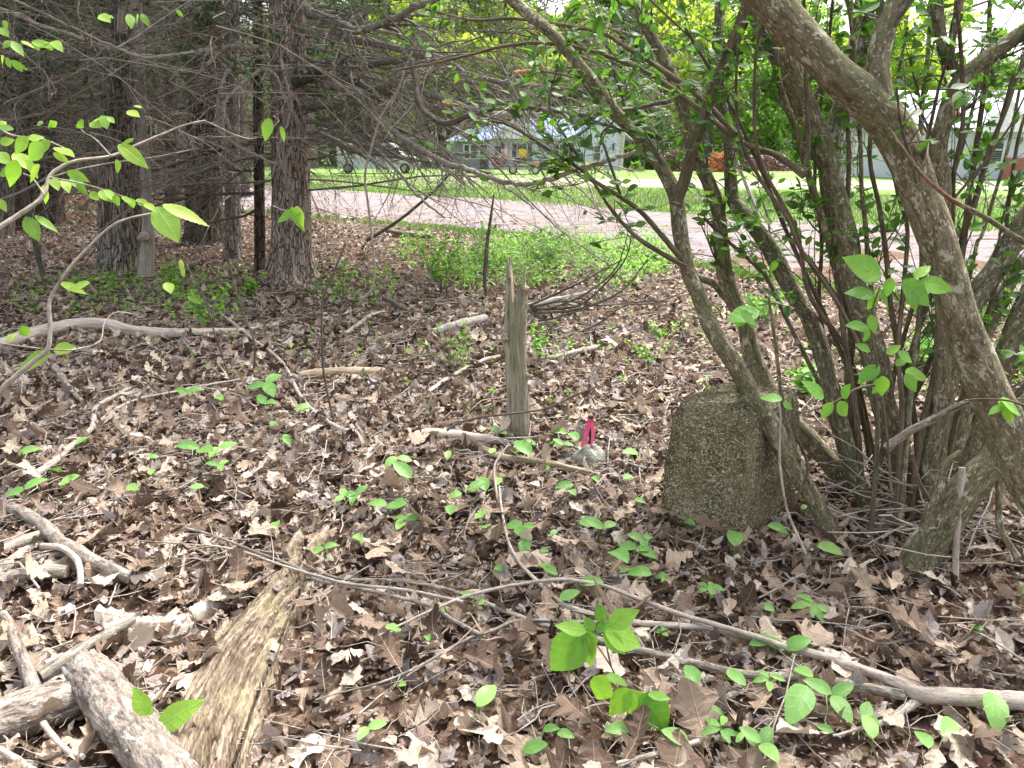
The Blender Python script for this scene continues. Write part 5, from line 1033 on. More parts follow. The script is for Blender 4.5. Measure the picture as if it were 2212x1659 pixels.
BL = [(337, 447, 385, 520, .62), (350, 442, 452, 480, .3), (255, 312, 318, 357, .4), (290, 300, 255, 312, .3), (250, 345, 262, 377, .55), (582, 255, 572, 302, .5), (607, 272, 615, 305, .3), (640, 450, 598, 480, .35), (628, 447, 660, 500, .35), (640, 445, 655, 488, .4), (55, 468, 85, 520, .55), (75, 466, 125, 497, .3),
      (118, 318, 160, 335, .5), (110, 305, 75, 330, .6), (95, 310, 55, 345, .7), (60, 295, 30, 330, .6), (60, 300, 95, 295, .6), (30, 330, 70, 365, .6), (35, 345, 20, 400, .5), (40, 350, 15, 405, .35), (55, 345, 85, 385, .5), (30, 280, -10, 270, .5), (0, 270, 14, 262, .8), (85, 355, 60, 395, .5), (115, 330, 150, 350, .45),
      (115, 385, 125, 410, .6), (135, 387, 150, 415, .6), (152, 385, 185, 410, .6), (165, 398, 190, 420, .5), (195, 415, 213, 432, .6), (215, 412, 245, 435, .6), (225, 410, 262, 440, .6), (248, 420, 255, 445, .6), (262, 425, 290, 440, .5), (280, 428, 290, 450, .6), (295, 430, 325, 448, .4), (310, 440, 340, 452, .4),
      (100, 400, 95, 440, .5), (145, 370, 190, 390, .4), (0, 310, 30, 300, .7), (-10, 330, 20, 350, .6), (-5, 430, 14, 455, .5), (0, 380, 25, 360, .6),
      (22, 88, 6, 103, .5), (22, 88, 52, 118, .5), (45, 88, 75, 102, .4), (70, 88, 85, 110, .5), (68, 90, 115, 100, .45), (95, 90, 115, 110, .5), (115, 95, 135, 108, .5), (110, 90, 132, 100, .5), (5, 45, 20, 62, .6), (0, 60, 18, 78, .6), (12, 125, 25, 147, .6), (25, 130, 50, 155, .5), (28, 133, 58, 150, .4), (8, 120, 0, 145, .5),
      (170, 262, 178, 275, .8), (222, 250, 230, 275, .7), (232, 252, 248, 265, .7), (217, 253, 205, 257, .7), (195, 265, 218, 272, .6), (275, 240, 300, 248, .5), (290, 228, 306, 232, .5), (115, 262, 100, 275, .7), (110, 262, 122, 277, .7), (92, 262, 80, 270, .5),
      (280, 30, 284, 60, .5), (300, 35, 292, 50, .6), (305, 30, 322, 55, .5), (215, 32, 235, 42, .6), (232, 33, 245, 38, .4), (380, 22, 397, 36, .5),
      (195, 612, 135, 622, .35), (130, 610, 185, 632, .3), (110, 760, 20, 805, .35), (115, 755, 160, 748, .5), (45, 705, 62, 728, .7), (30, 722, 15, 735, .6), (390, 575, 402, 600, .5), (390, 560, 395, 590, .3), (360, 610, 370, 632, .8), (405, 640, 435, 655, .4)]
for q_ in BL: hleaf(bs, *q_[:4], Y=BY+random.uniform(-.08, .1), wd=q_[4], m='beech', pr=beech_prof(q_[4]*.52), dy=random.uniform(-.03, .03), face=.6, r=random.random(), bend=.3)
o = thing('sapling_stem', [*G(100, 616)[:2], 0], 'slender dark leaning sapling stem behind the beech leaves at far left', 'sapling')
mb = MB(); limb(mb, pic([(100, 620, 11), (84, 560, 11), (60, 450, 10), (46, 380, 10), (33, 290, 10), (22, 190, 9), (15, 110, 8), (5, -20, 7)], 8.4), 8, 6); mb.build('stem', M['twig_dark'], o)
P_ = pic([(60, 450, 8), (33, 290, 8), (15, 110, 6)], 8.4); C1, R1 = grow(P_[None, :, :3], P_[None, :, 3], 9, .4, 1.0, 50, .2, 6, .12, .1, .5); mb = MB(); tubes(mb, C1, R1, 4, cap=False); C2, R2 = grow(C1, R1, 4, .1, .4, 45, .1, 5, .1, .1, .6); tubes(mb, C2, R2, 3, cap=False); t = mb.build('twigs', M['twig_dark'], o); t['kind'] = 'stuff'

# ------------------------------------------------------------ sticks and logs
def rough_log(mb, pts, seed):
    g = np.random.default_rng(seed); n = 64; c = catmull(pts, 14); P, rad = c[:, :3], c[:, 3]; K = len(P); T = unit(np.gradient(P, axis=0)); a = unit(np.cross(T, [0, 0, 1])); b_ = np.cross(T, a)
    th = np.linspace(0, 2*np.pi, n, endpoint=False); L = np.concatenate([[0], np.cumsum(np.linalg.norm(np.diff(P, axis=0), axis=1))])[:, None]
    h = sum(np.abs(np.sin(th[None]*(3+2*i)/1+g.random()*6+1.4*np.sin(L*(9+4*i)+g.random()*6)))*(.8**i) for i in range(6))/3.7
    pl = (np.sin(th*3+L*14+g.random()*6)+np.sin(th*5-L*23+1)+np.sin(th*2+L*37)) ; flake = np.where(pl > .9, -.075, 0.)
    rr = rad[:, None]*(1+.11*(h-.6)+flake+.05*np.sin(th*2+L*6)+.016*g.standard_normal((K, n)))
    jag = g.standard_normal(n)*.012+.012*np.sin(th*4)
    V = P[:, None]+rr[..., None]*(np.cos(th)[:, None]*a[:, None]+np.sin(th)[:, None]*b_[:, None])
    V[0] += jag[:, None]*T[0]; V[-1] += jag[:, None]*T[-1]
    tc = np.stack([rad[:, None]*np.cos(th), rad[:, None]*np.sin(th), L+0*th], -1); idx = np.arange(K*n).reshape(K, n); nx = np.roll(idx, -1, 1)
    mb.add(V, np.stack([idx[:-1], nx[:-1], nx[1:], idx[1:]], -1), tc=tc)
    for e, s_ in ((0, 1), (-1, -1)):
        r1 = P[e]+(V[e]-P[e])*.86+T[e]*.018*s_; r2 = P[e]+(V[e]-P[e])*.45+T[e]*(.03+.012*g.standard_normal((n, 1)))*s_; vv = np.concatenate([V[e], r1, r2, [P[e]+T[e]*.02*s_]]); i = np.arange(n); j = (i+1) % n
        mb.add(vv, np.concatenate([np.stack([j, i, i+n, j+n], -1), np.stack([j+n, i+n, i+2*n, j+2*n], -1)]), t=np.stack([j+2*n, i+2*n, 0*i+3*n], -1), tc=vv*[1, 1, .3])
    return c
def stick(name, label, cat, rows, m='twig', up=0., n=9, gn=.05, sub=7, twn=0, mode='g', Y=None, lift=None):
    P = gpic(rows, up) if mode == 'g' else pic(rows, *Y)
    if lift: P[:, 2] += np.interp(np.linspace(0, 1, len(P)), np.linspace(0, 1, len(lift)), lift)
    root = thing(name, [P[0, 0], P[0, 1], P[0, 2]-P[0, 3]], label, cat)
    mb = MB(); c = rough_log(mb, P, len(rows)) if cat == 'log' and n > 20 else limb(mb, P, n, sub, gn=gn); mb.build('branch' if cat != 'log' else 'log', M[m], root)
    if twn:
        C1, R1 = grow(c[None, :, :3], c[None, :, 3], twn, .06, .3, 35, .0, 5, .12, .2, .5); C1[..., 2] = np.maximum(C1[..., 2], gh(C1[..., 0], C1[..., 1])+.02); mb = MB(); tubes(mb, C1, R1, 4); t = mb.build('twigs', M[m], root); t['kind'] = 'stuff'
    return root, c
stick('fallen_branch', 'long smooth grey fallen branch curving in from the left edge below the hemlocks', 'branch', [(-60, 752, 24), (0, 742, 24), (50, 727, 26), (100, 714, 27), (150, 704, 27), (200, 700, 28), (240, 703, 26), (283, 714, 24), (340, 720, 22), (400, 720, 20), (460, 716, 15), (533, 712, 10), (600, 700, 7)], 'deadwood', .02, 12)
stick('fallen_branch', 'slender pale stick bending down from the dark upright twig toward the stump', 'branch', w3([(420, 640), (480, 680), (547, 733), (585, 760), (617, 793), (640, 840), (667, 878), (700, 905), (733, 925), (770, 935)], 5, 10), 'twig_pale', .03, twn=3)
st3, c3_ = stick('fallen_branch', 'crooked pale fallen stick sloping down left of centre, forked near its top', 'branch', w3([(280, 838), (250, 855), (207, 880), (202, 915), (180, 945), (150, 966), (125, 992), (100, 1010), (67, 1030)], 8, 17), 'twig_pale', .03, twn=4)
mb = MB(); limb(mb, gpic(w3([(190, 935), (240, 890), (300, 862), (360, 850), (430, 835), (517, 820)], 8, 4), .03), 7, 6); mb.build('side_branch', M['twig_pale'], st3)
stick('fallen_branch', 'short lichen-crusted stick end poking up left of the crooked stick', 'branch', [(117, 792, 14), (132, 812, 13), (150, 840, 11), (180, 868, 8)], 'twig_lichen', .04)
stick('fallen_branch', 'lichened grey branch running down right from the left edge, upper of the woodpile', 'branch', [(20, 1096, 22), (50, 1108, 24), (100, 1140, 27), (133, 1173, 29), (165, 1192, 30), (200, 1214, 31), (240, 1232, 30), (283, 1248, 26)], 'twig_lichen', .03, 12)
stick('fallen_branch', 'smooth brown round branch at the left edge below the lichened branch', 'branch', [(-30, 1200, 26), (0, 1188, 26), (50, 1168, 27), (106, 1152, 26)], 'twig_pale', .01, 12)
stick('fallen_branch', 'short stub log with dark patch at the left edge', 'branch', [(20, 1246, 28), (60, 1240, 30), (100, 1235, 30), (145, 1234, 26)], 'twig', .02, 12)
stick('fallen_branch', 'lowest rotten branch lying at the left edge behind the stub log', 'branch', [(-40, 1250, 24), (30, 1226, 22), (90, 1208, 20), (140, 1196, 16)], 'twig_lichen', .0, 12)
stick('fallen_branch', 'curved bare twig hooking downward across the left woodpile', 'branch', w3([(90, 1180), (130, 1183), (158, 1200), (172, 1225), (173, 1265)], 13, 13), 'twig_pale', .06)
stick('fallen_branch', 'knobbly stick standing out at the left edge above the big lichened log', 'branch', [(5, 1325, 16), (17, 1342, 18), (35, 1385, 22), (43, 1408, 24), (58, 1450, 27), (75, 1490, 28)], 'twig_lichen', .05, 12)
stick('fallen_branch', 'bent brown branch leading to the flat bark slab at lower left', 'branch', [(85, 1462, 28), (120, 1440, 30), (150, 1422, 32), (185, 1398, 30), (207, 1386, 26), (240, 1366, 20), (290, 1340, 16)], 'twig', .03, 12)
stick('fallen_branch', 'small cut stick end at lower left beside the bent branch', 'branch', [(98, 1433, 13), (115, 1425, 13), (138, 1415, 12)], 'deadwood', .05)
stick('fallen_branch', 'thin round stick at the bottom left corner', 'branch', w3([(-10, 1615), (30, 1638), (75, 1668)], 14, 17), 'twig_pale', .05)
stick('fallen_branch', 'short round twig between the two lichened logs at lower left', 'branch', w3([(93, 1562), (115, 1590), (145, 1622), (180, 1635)], 13, 11), 'twig_pale', .06)
stick('log', 'pale lichen-spotted log end nearest the rotten plank at bottom left', 'log', [(182, 1444, 78), (200, 1466, 84), (220, 1490, 88), (255, 1535, 96), (300, 1590, 102), (350, 1655, 108), (400, 1730, 112)], 'twig_lichen', .03, 28, .035, 10)
stick('log', 'thick log with blue-green lichen crust at the bottom left edge', 'log', [(-60, 1590, 92), (0, 1562, 94), (50, 1542, 96), (100, 1524, 92), (145, 1512, 82), (166, 1506, 74)], 'twig_lichen', .0, 28, .035, 10)
# twigs sweeping across the foreground
fk, cf = stick('fallen_branch', 'long forked branch entering from the right edge low in the foreground', 'branch', [(2330, 1524, 40), (2212, 1514, 38), (2108, 1508, 36), (1994, 1500, 34), (1950, 1480, 26), (1874, 1450, 20), (1774, 1418, 19), (1674, 1388, 18), (1541, 1356, 15), (1474, 1352, 13), (1354, 1342, 12), (1237, 1314, 11), (1197, 1290, 9), (1150, 1245, 8), (1120, 1212, 7), (1097, 1166, 6), (1084, 1100, 5), (1078, 1050, 4)], 'twig_pale', .045, 12, twn=4)
mb = MB(); limb(mb, gpic([(2000, 1503, 24), (1975, 1518, 20), (1945, 1538, 17), (1908, 1560, 13), (1857, 1574, 8), (1800, 1590, 5)], .03), 9, 6, gn=.04); mb.build('side_branch', M['twig_pale'], fk)
mb = MB(); limb(mb, gpic([(1700, 1398, 12), (1600, 1365, 11), (1474, 1328, 10), (1370, 1290, 9), (1320, 1270, 8), (1270, 1258, 8), (1204, 1252, 8), (1120, 1262, 7), (1020, 1284, 7), (937, 1316, 6), (817, 1373, 4)], .07), 8, 6, gn=.04); mb.build('side_branch', M['twig_pale'], fk)
stick('fallen_branch', 'rougher brown branch lying just under the long forked branch', 'branch', [(1954, 1503, 22), (1880, 1488, 22), (1807, 1474, 21), (1707, 1464, 19), (1591, 1454, 18), (1474, 1426, 17), (1370, 1402, 16), (1237, 1366, 13), (1137, 1338, 12), (1024, 1293, 9), (937, 1266, 8), (840, 1254, 6), (737, 1250, 6), (680, 1230, 5), (600, 1196, 5), (433, 1178, 4), (300, 1168, 3)], 'twig', .035, 10, twn=6)
stick('fallen_branch', 'thin straight twig running lower left from the forked branch across the middle foreground', 'branch', w3([(1290, 1345), (1127, 1340), (1070, 1360), (1004, 1383), (904, 1440), (820, 1475), (737, 1496), (680, 1512)], 9, 3), 'twig', .05, twn=4)
stick('fallen_branch', 'grey twig crossing the tip of the rotten plank', 'branch', w3([(1040, 1372), (980, 1340), (937, 1313), (860, 1290), (737, 1263), (690, 1255), (640, 1225), (560, 1195), (470, 1160), (400, 1140)], 9, 5), 'twig', .06, twn=5)
stick('fallen_branch', 'second grey twig lying almost parallel across the plank tip', 'branch', w3([(1000, 1300), (880, 1275), (760, 1262), (690, 1245), (600, 1218), (520, 1190), (440, 1176)], 7, 4), 'twig_pale', .07, twn=4)
stick('fallen_branch', 'short bleached forked twig in the bottom right centre', 'branch', w3([(1510, 1602), (1440, 1622), (1390, 1635), (1330, 1650), (1280, 1662)], 13, 7), 'twig_pale', .04, twn=2)
stick('fallen_branch', 'thin twig running from the right edge above the forked branch', 'branch', w3([(2230, 1440), (2170, 1400), (2120, 1370), (2070, 1352)], 6, 3), 'twig_pale', .04)
stick('fallen_branch', 'short pale twig angled between seedlings at right', 'branch', w3([(1955, 1382), (1900, 1390), (1830, 1360), (1800, 1345)], 5, 4), 'twig_pale', .03)
stick('fallen_branch', 'slim twig in dead leaves right of the plank tip', 'branch', w3([(1630, 1296), (1670, 1276), (1710, 1252), (1735, 1240)], 4, 5), 'twig_pale', .03)
stick('fallen_branch', 'thin arched twig leaning over the leaves in front of the stump', 'branch', w3([(1084, 1110), (1072, 1060), (1068, 1010), (1080, 985), (1098, 960)], 6, 4), 'twig_pale', mode='p', Y=(2.95, 3.3))
stick('wood_piece', 'grey split board lying left of the stump foot', 'wood', [(918, 934, 22), (960, 938, 24), (1020, 945, 22), (1075, 952, 17), (1110, 958, 8)], 'deadwood', .02, 6)
stick('fallen_branch', 'rotting stick with yellow bare patches beside the grey rock', 'branch', [(1020, 952, 12), (1050, 972, 13), (1087, 988, 13), (1170, 998, 14), (1237, 1014, 15), (1295, 1028, 11)], 'plank', .03, 9, .07)
stick('fallen_branch', 'bleached white log piece lying behind and left of the stump', 'branch', [(935, 718, 15), (960, 710, 18), (987, 703, 20), (1020, 694, 19), (1048, 686, 16)], 'birch', .02, 10)
stick('fallen_branch', 'long bleached stick lying right of the stump toward the brush', 'branch', w3([(1140, 662), (1190, 648), (1230, 640), (1290, 628)], 12, 7), 'birch', .03)
stick('fallen_branch', 'grey stick slanting up to the left side of the stump', 'branch', w3([(925, 846), (960, 822), (1004, 797), (1044, 778), (1080, 770)], 9, 8), 'deadwood', .02)
stick('fallen_branch', 'pale stick extending right from behind the middle of the stump', 'branch', w3([(1125, 782), (1165, 775), (1204, 770), (1245, 760), (1288, 750)], 8, 12), 'birch', .02, twn=2)
stick('fallen_branch', 'dark thin twig arching in front of the stump foot', 'branch', w3([(965, 930), (990, 914), (1030, 903), (1080, 896), (1137, 890), (1187, 880), (1237, 856), (1287, 836)], 5, 4), 'twig_dark', mode='p', Y=(3.6, 3.75))
stick('log', 'rotten greenish log half sunk in leaves left of the stump', 'log', [(640, 812, 14), (680, 806, 20), (737, 804, 22), (790, 803, 20), (830, 802, 14)], 'plank', .01, 12, .07)
stick('fallen_branch', 'grey log lying in shade near the road verge', 'branch', [(835, 498, 9), (870, 505, 12), (905, 508, 12), (935, 512, 9)], 'twig', .02, 9)
stick('fallen_branch', 'dark fallen stick among the green undergrowth behind the stump', 'branch', w3([(795, 622), (820, 640), (850, 655), (880, 672)], 9, 11), 'twig_dark', .03)
stick('fallen_branch', 'forked pale stick on the leaves left of the undergrowth', 'branch', w3([(745, 722), (775, 700), (800, 682), (830, 672)], 10, 6), 'deadwood', .02, twn=2)
stick('leaning_pole', 'dark thin dead pole leaning up right through the hemlock branches', 'dead wood', w3([(791, 520), (859, 478), (934, 416), (975, 372)], 8, 5), 'twig_dark', mode='p', Y=(10.2, 10.4))
stick('sapling_stem', 'tall thin tan vine stem rising past the flared hemlock', 'vine', w3([(774, 658), (804, 620), (808, 566), (798, 464), (789, 396), (790, 367), (800, 327), (824, 250), (860, 193), (877, 143), (900, 90)], 6, 4), 'twig_pale', mode='p', Y=(7.2, 6.8))
stick('sapling_stem', 'dark bare upright twig between the flared hemlock and the stump', 'sapling', w3([(725, 928), (702, 822), (696, 750), (697, 654), (720, 590), (747, 525)], 5, 4), 'twig_dark', mode='p', Y=(3.88, 3.9))
stick('sapling_stem', 'dark bare twig standing above the pale bending stick', 'sapling', w3([(548, 808), (550, 770), (547, 730), (520, 663), (500, 590), (490, 540)], 5, 3), 'twig_dark', mode='p', Y=(4.9, 4.9))
stick('sapling_stem', 'pair of crooked thin twigs left of the dark bare twig', 'sapling', w3([(497, 815), (470, 740), (455, 690), (440, 640), (395, 560)], 4, 3), 'twig_dark', mode='p', Y=(4.8, 4.8), twn=4)
stick('dead_sapling', 'short black peeling dead stem in the bright undergrowth behind the stump', 'dead wood', [(1050, 640, 6), (1047, 600, 9), (1050, 560, 10), (1053, 520, 8), (1060, 470, 6), (1067, 420, 3)], 'twig_dark', mode='p', Y=(7.6, 7.6))
# dead brush right of the stump
br = thing('brush_pile', [*G(1180, 668)[:2], 0], 'fan of thin bare brush sweeping up right from behind the stump', 'brush')
for rows in ([(1145, 666), (1200, 668), (1260, 655), (1320, 600), (1354, 553), (1365, 500)], [(1147, 672), (1210, 660), (1280, 625), (1330, 580), (1350, 530)], [(1143, 660), (1190, 640), (1250, 612), (1300, 585), (1345, 560)], [(1150, 676), (1230, 672), (1300, 650), (1350, 622), (1400, 560)],
             [(1180, 726), (1230, 722), (1290, 700), (1350, 660), (1410, 655), (1475, 632)], [(1145, 664), (1220, 650), (1290, 660), (1370, 653), (1440, 650)], [(1140, 670), (1180, 690), (1260, 668), (1330, 640)]):
    mb = MB(); c = limb(mb, pic(w3(rows, 6, 2.5), 6.2, 6.0), 5, 6); tb = mb.build('stem', M['twig_dark'], br)
    C1, R1 = grow(c[None, :, :3], c[None, :, 3], 5, .15, .5, 25, .0, 5, .08, .1, .6); mb = MB(); tubes(mb, C1, R1, 3, cap=False); t = mb.build('twigs', M['twig_dark'], tb); t['kind'] = 'stuff'
# rotten plank
b = NB('weathered_split_wood', .9, .15); tcv = b.attr('tc')
m1 = b.mapv(tcv, (1, 1, .05)); n1 = b.noise(m1, 70, 6, .8, .6); n2 = b.noise(b.mapv(tcv, (1, 1, .16)), 150, 4, .75); n3 = b.noise(b.mapv(tcv, (1, 1, .25)), 16, 4, .65)
hh = b.math('ADD', b.math('MULTIPLY', n1, .65), b.math('MULTIPLY', n2, .35)); c = b.ramp(hh, [(.40, (.03, .022, .016)), (.48, (.15, .11, .08)), (.56, (.36, .29, .215)), (.66, (.56, .49, .39))])
c = b.mix(b.math('MULTIPLY', b.ramp(n3, [(.56, 0.), (.68, 1.)]), .8), c, (.12, .085, .06)); c = b.mix(b.math('MULTIPLY', b.ramp(b.noise(tcv, 7, 3), [(.5, 0.), (.65, 1.)]), .35), c, (.42, .38, .2))
b.base(c); b.bump(hh, .012, 1); wood = b.m
def slab(name, par, left, right, zmid, m, across=44, per=16, depth=.014, zend=.0, thick=.05, seed=1):
    g = np.random.default_rng(seed); A = catmull([G(*p_) for p_ in left], per); B = catmull([G(*p_) for p_ in right], per); k = min(len(A), len(B)); A, B = A[:k], B[:k]
    u = np.linspace(0, 1, across); Lg = np.concatenate([[0], np.cumsum(np.linalg.norm(np.diff((A+B)/2, axis=0), axis=1))])
    P = A[:, None]*(1-u)[None, :, None]+B[:, None]*u[None, :, None]
    arch = np.sin(np.pi*np.clip(u, .02, .98))**.45
    h = np.zeros((k, across))
    for i in range(9):
        f = 6+i*7; h += np.sin(u[None]*f+g.random()*6+1.1*np.sin(Lg[:, None]*(3+i)+g.random()*6))*(.9**i)*.25
    h += .18*g.standard_normal((k, across)); cr = -1.6*np.exp(-((u[None]-(.72+.05*np.sin(Lg[:, None]*3)))/.02)**2)
    z = np.array(zmid)[0]+(np.array(zmid)[1]-np.array(zmid)[0])*np.linspace(0, 1, k)
    P[..., 2] = gh(P[..., 0], P[..., 1])+z[:, None]*(.35+.65*arch)[None]+depth*(h+cr)
    tcx = np.stack([np.broadcast_to(u*np.linalg.norm(B-A, axis=1)[:, None], (k, across)), 0*h, np.broadcast_to(Lg[:, None], (k, across))], -1)
    idx = np.arange(k*across).reshape(k, across); mb = MB(); mb.add(P, np.stack([idx[:-1, :-1], idx[:-1, 1:], idx[1:, 1:], idx[1:, :-1]], -1)[:, ::-1] if False else np.stack([idx[:-1, :-1], idx[1:, :-1], idx[1:, 1:], idx[:-1, 1:]], -1), tc=tcx)
    for e in (0, across-1):
        top_ = P[:, e]; bot = top_.copy(); bot[:, 2] -= thick+z; vv = np.stack([top_, bot], 1); ii = np.arange(k*2).reshape(k, 2)
        mb.add(vv, np.stack([ii[:-1, 0], ii[1:, 0], ii[1:, 1], ii[:-1, 1]], -1), tc=np.stack([tcx[:, e], tcx[:, e]+[.05, 0, 0]], 1))
    for e in (0, k-1):
        top_ = P[e]; bot = top_.copy(); bot[:, 2] -= thick+z[e]; vv = np.stack([top_, bot], 1); ii = np.arange(across*2).reshape(across, 2)
        mb.add(vv, np.stack([ii[:-1, 0], ii[1:, 0], ii[1:, 1], ii[:-1, 1]], -1), tc=np.stack([tcx[e], tcx[e]+[0, 0, .05]], 1))
    return mb.build(name, m, par)
pk = thing('rotten_plank', [*G(520, 1400)[:2], 0], 'long weathered split plank, brown and splintery, lying from bottom left toward the middle', 'plank')
slab('board', pk, [(640, 1215), (600, 1262), (555, 1315), (505, 1375), (455, 1440), (420, 1500), (385, 1570), (355, 1640), (320, 1740)], [(668, 1235), (655, 1280), (632, 1335), (608, 1400), (585, 1460), (560, 1520), (538, 1590), (515, 1660), (480, 1760)], (.06, .115), wood, seed=3)
slab('board', pk, [(660, 1250), (648, 1300), (625, 1360), (600, 1425), (575, 1495), (552, 1560), (530, 1630), (505, 1720)], [(672, 1255), (661, 1305), (640, 1370), (617, 1440), (592, 1512), (570, 1580), (550, 1660), (530, 1740)], (.03, .075), wood, 12, seed=5)
slab('splinter', pk, [(700, 1180), (672, 1200), (650, 1225)], [(716, 1176), (693, 1206), (668, 1238)], (.09, .07), wood, 10, seed=6)
slab('splinter', pk, [(650, 1188), (628, 1205), (610, 1232)], [(660, 1190), (645, 1212), (632, 1238)], (.10, .08), wood, 10, seed=7)
slab('splinter', pk, [(482, 1358), (455, 1400), (430, 1440), (410, 1480)], [(505, 1362), (478, 1410), (455, 1455), (430, 1500)], (.05, .04), wood, 12, seed=8)
sl_ = thing('bark_slab', [*G(300, 1370)[:2], 0], 'flat weathered strip of bark and wood lying left of the rotten plank', 'bark')
slab('slab', sl_, [(225, 1378), (290, 1352), (360, 1352), (415, 1350)], [(235, 1392), (300, 1390), (360, 1395), (425, 1378)], (.05, .05), M['deadwood'], 16, seed=9)
slab('slab', sl_, [(410, 1352), (450, 1325), (485, 1300)], [(424, 1362), (465, 1335), (497, 1309)], (.07, .06), M['deadwood'], 10, seed=10)
stick('fallen_branch', 'thin straight stick ending at the left side of the plank', 'branch', w3([(497, 1305), (540, 1270), (575, 1245), (600, 1232)], 5, 4), 'twig_dark', .05)

# ------------------------------------------------------------ seedlings
marks = [((1120, 800), 'the broken stump'), ((1275, 960), 'the pink ribbon'), ((1560, 1050), 'the rounded stone'), ((520, 1400), 'the rotten plank'), ((250, 1560), 'the lichened logs'), ((1990, 1500), 'the branch fork'), ((1100, 1340), 'the crossed twigs'), ((1960, 1240), 'the shrub foot'), ((160, 960), 'the crooked pale stick'), ((640, 850), 'the bending pale stick'), ((1300, 1400), 'the big-leaved sprig'), ((1080, 1000), 'the arched thin twig')]
def where(px, py):
    (mx_, my_), nm_ = min(marks, key=lambda q: math.dist(q[0], (px, py))); dx, dy_ = px-mx_, py-my_
    rel = ('right of' if dx > 0 else 'left of') if abs(dx) > abs(dy_) else ('in front of' if dy_ > 0 else 'behind'); far = 'just' if math.dist((mx_, my_), (px, py)) < 110 else 'some way'
    return far+' '+rel+' '+nm_
may = prof_oval(.27, .42, 10); star = prof_oval(.2, .5, 7)
SD = [(769, 1186, 38, 1), (830, 1119, 46, 2), (880, 1146, 40, 3), (967, 1141, 38, 1), (1047, 1143, 46, 2), (1047, 1170, 42, 1), (1127, 1156, 48, 2), (1134, 1180, 52, 2), (1174, 1239, 44, 2), (1250, 1146, 42, 1), (1204, 1170, 22, 1), (1180, 1213, 20, 1), (1297, 1170, 44, 2), (1325, 1226, 62, 1), (1367, 1210, 55, 2), (1400, 1215, 36, 1), (1384, 1183, 36, 3), (1404, 1272, 42, 1), (1427, 1270, 34, 5), (1357, 1252, 44, 5), (1252, 1286, 40, 1), (1204, 1320, 46, 1), (974, 1336, 34, 1), (1017, 1316, 25, 1), (1057, 1323, 28, 1), (870, 1383, 40, 1), (927, 1396, 28, 1), (1064, 1260, 28, 1), (1427, 1386, 24, 3), (870, 1506, 26, 1), (1027, 1556, 56, 1), (794, 1596, 46, 2), (1167, 1610, 36, 1), (1199, 1613, 32, 1), (1132, 1650, 50, 1), (1350, 1590, 44, 1),
      (1651, 1153, 40, 1), (1584, 1203, 52, 1), (1754, 1214, 46, 1), (1504, 1153, 24, 1), (1534, 1293, 46, 5), (1666, 1339, 34, 1), (1754, 1323, 64, 6), (1657, 1406, 45, 1), (1694, 1420, 58, 2), (1554, 1476, 46, 1), (1651, 1493, 52, 5), (1714, 1475, 44, 1), (1724, 1516, 84, 1), (1491, 1509, 50, 1), (1791, 1540, 66, 3), (1851, 1566, 52, 2), (1794, 1603, 26, 1), (1511, 1553, 42, 3), (2134, 1536, 70, 1), (2050, 1600, 60, 1), (2121, 1380, 26, 1), (2206, 1306, 60, 1), (1880, 1642, 62, 1), (1994, 1640, 62, 1), (1557, 1600, 60, 5), (1600, 1620, 50, 5), (1484, 1636, 58, 1), (1625, 1640, 60, 3), (1981, 1253, 16, 1), (1724, 1116, 18, 1),
      (413, 873, 36, 2), (487, 883, 32, 1), (580, 850, 50, 3), (673, 893, 30, 1), (607, 930, 26, 1), (617, 963, 34, 2), (433, 1000, 55, 2), (477, 990, 42, 2), (350, 1003, 24, 1), (173, 983, 30, 1), (88, 996, 36, 1), (117, 1036, 38, 1), (177, 1046, 34, 1), (47, 1080, 46, 2), (327, 1046, 24, 1), (300, 1073, 32, 1), (443, 1073, 28, 1), (577, 890, 40, 2), (477, 1026, 30, 3),
      (857, 1000, 38, 2), (884, 1060, 52, 1), (964, 1016, 28, 1), (1079, 946, 32, 2), (1060, 1001, 24, 1), (1147, 1000, 46, 1), (1134, 970, 38, 2), (1217, 950, 28, 1), (1184, 973, 26, 1), (1217, 980, 28, 2), (1250, 968, 36, 1), (1190, 1030, 26, 1), (1237, 1066, 32, 1), (1230, 1083, 30, 1), (1350, 1056, 30, 1), (1374, 1003, 34, 1), (1077, 1056, 34, 2), (1277, 1051, 22, 1), (1370, 1093, 26, 1), (1017, 1086, 44, 2), (1047, 1080, 42, 1), (997, 1093, 30, 1), (887, 1100, 40, 1), (774, 1086, 36, 3), (745, 1098, 30, 3), (604, 1165, 32, 1), (708, 1212, 30, 2)]
cnt_w = {1: 'single-leaved', 2: 'two-leaved', 3: 'three-leaved', 5: 'star-shaped', 6: 'many-leaved'}
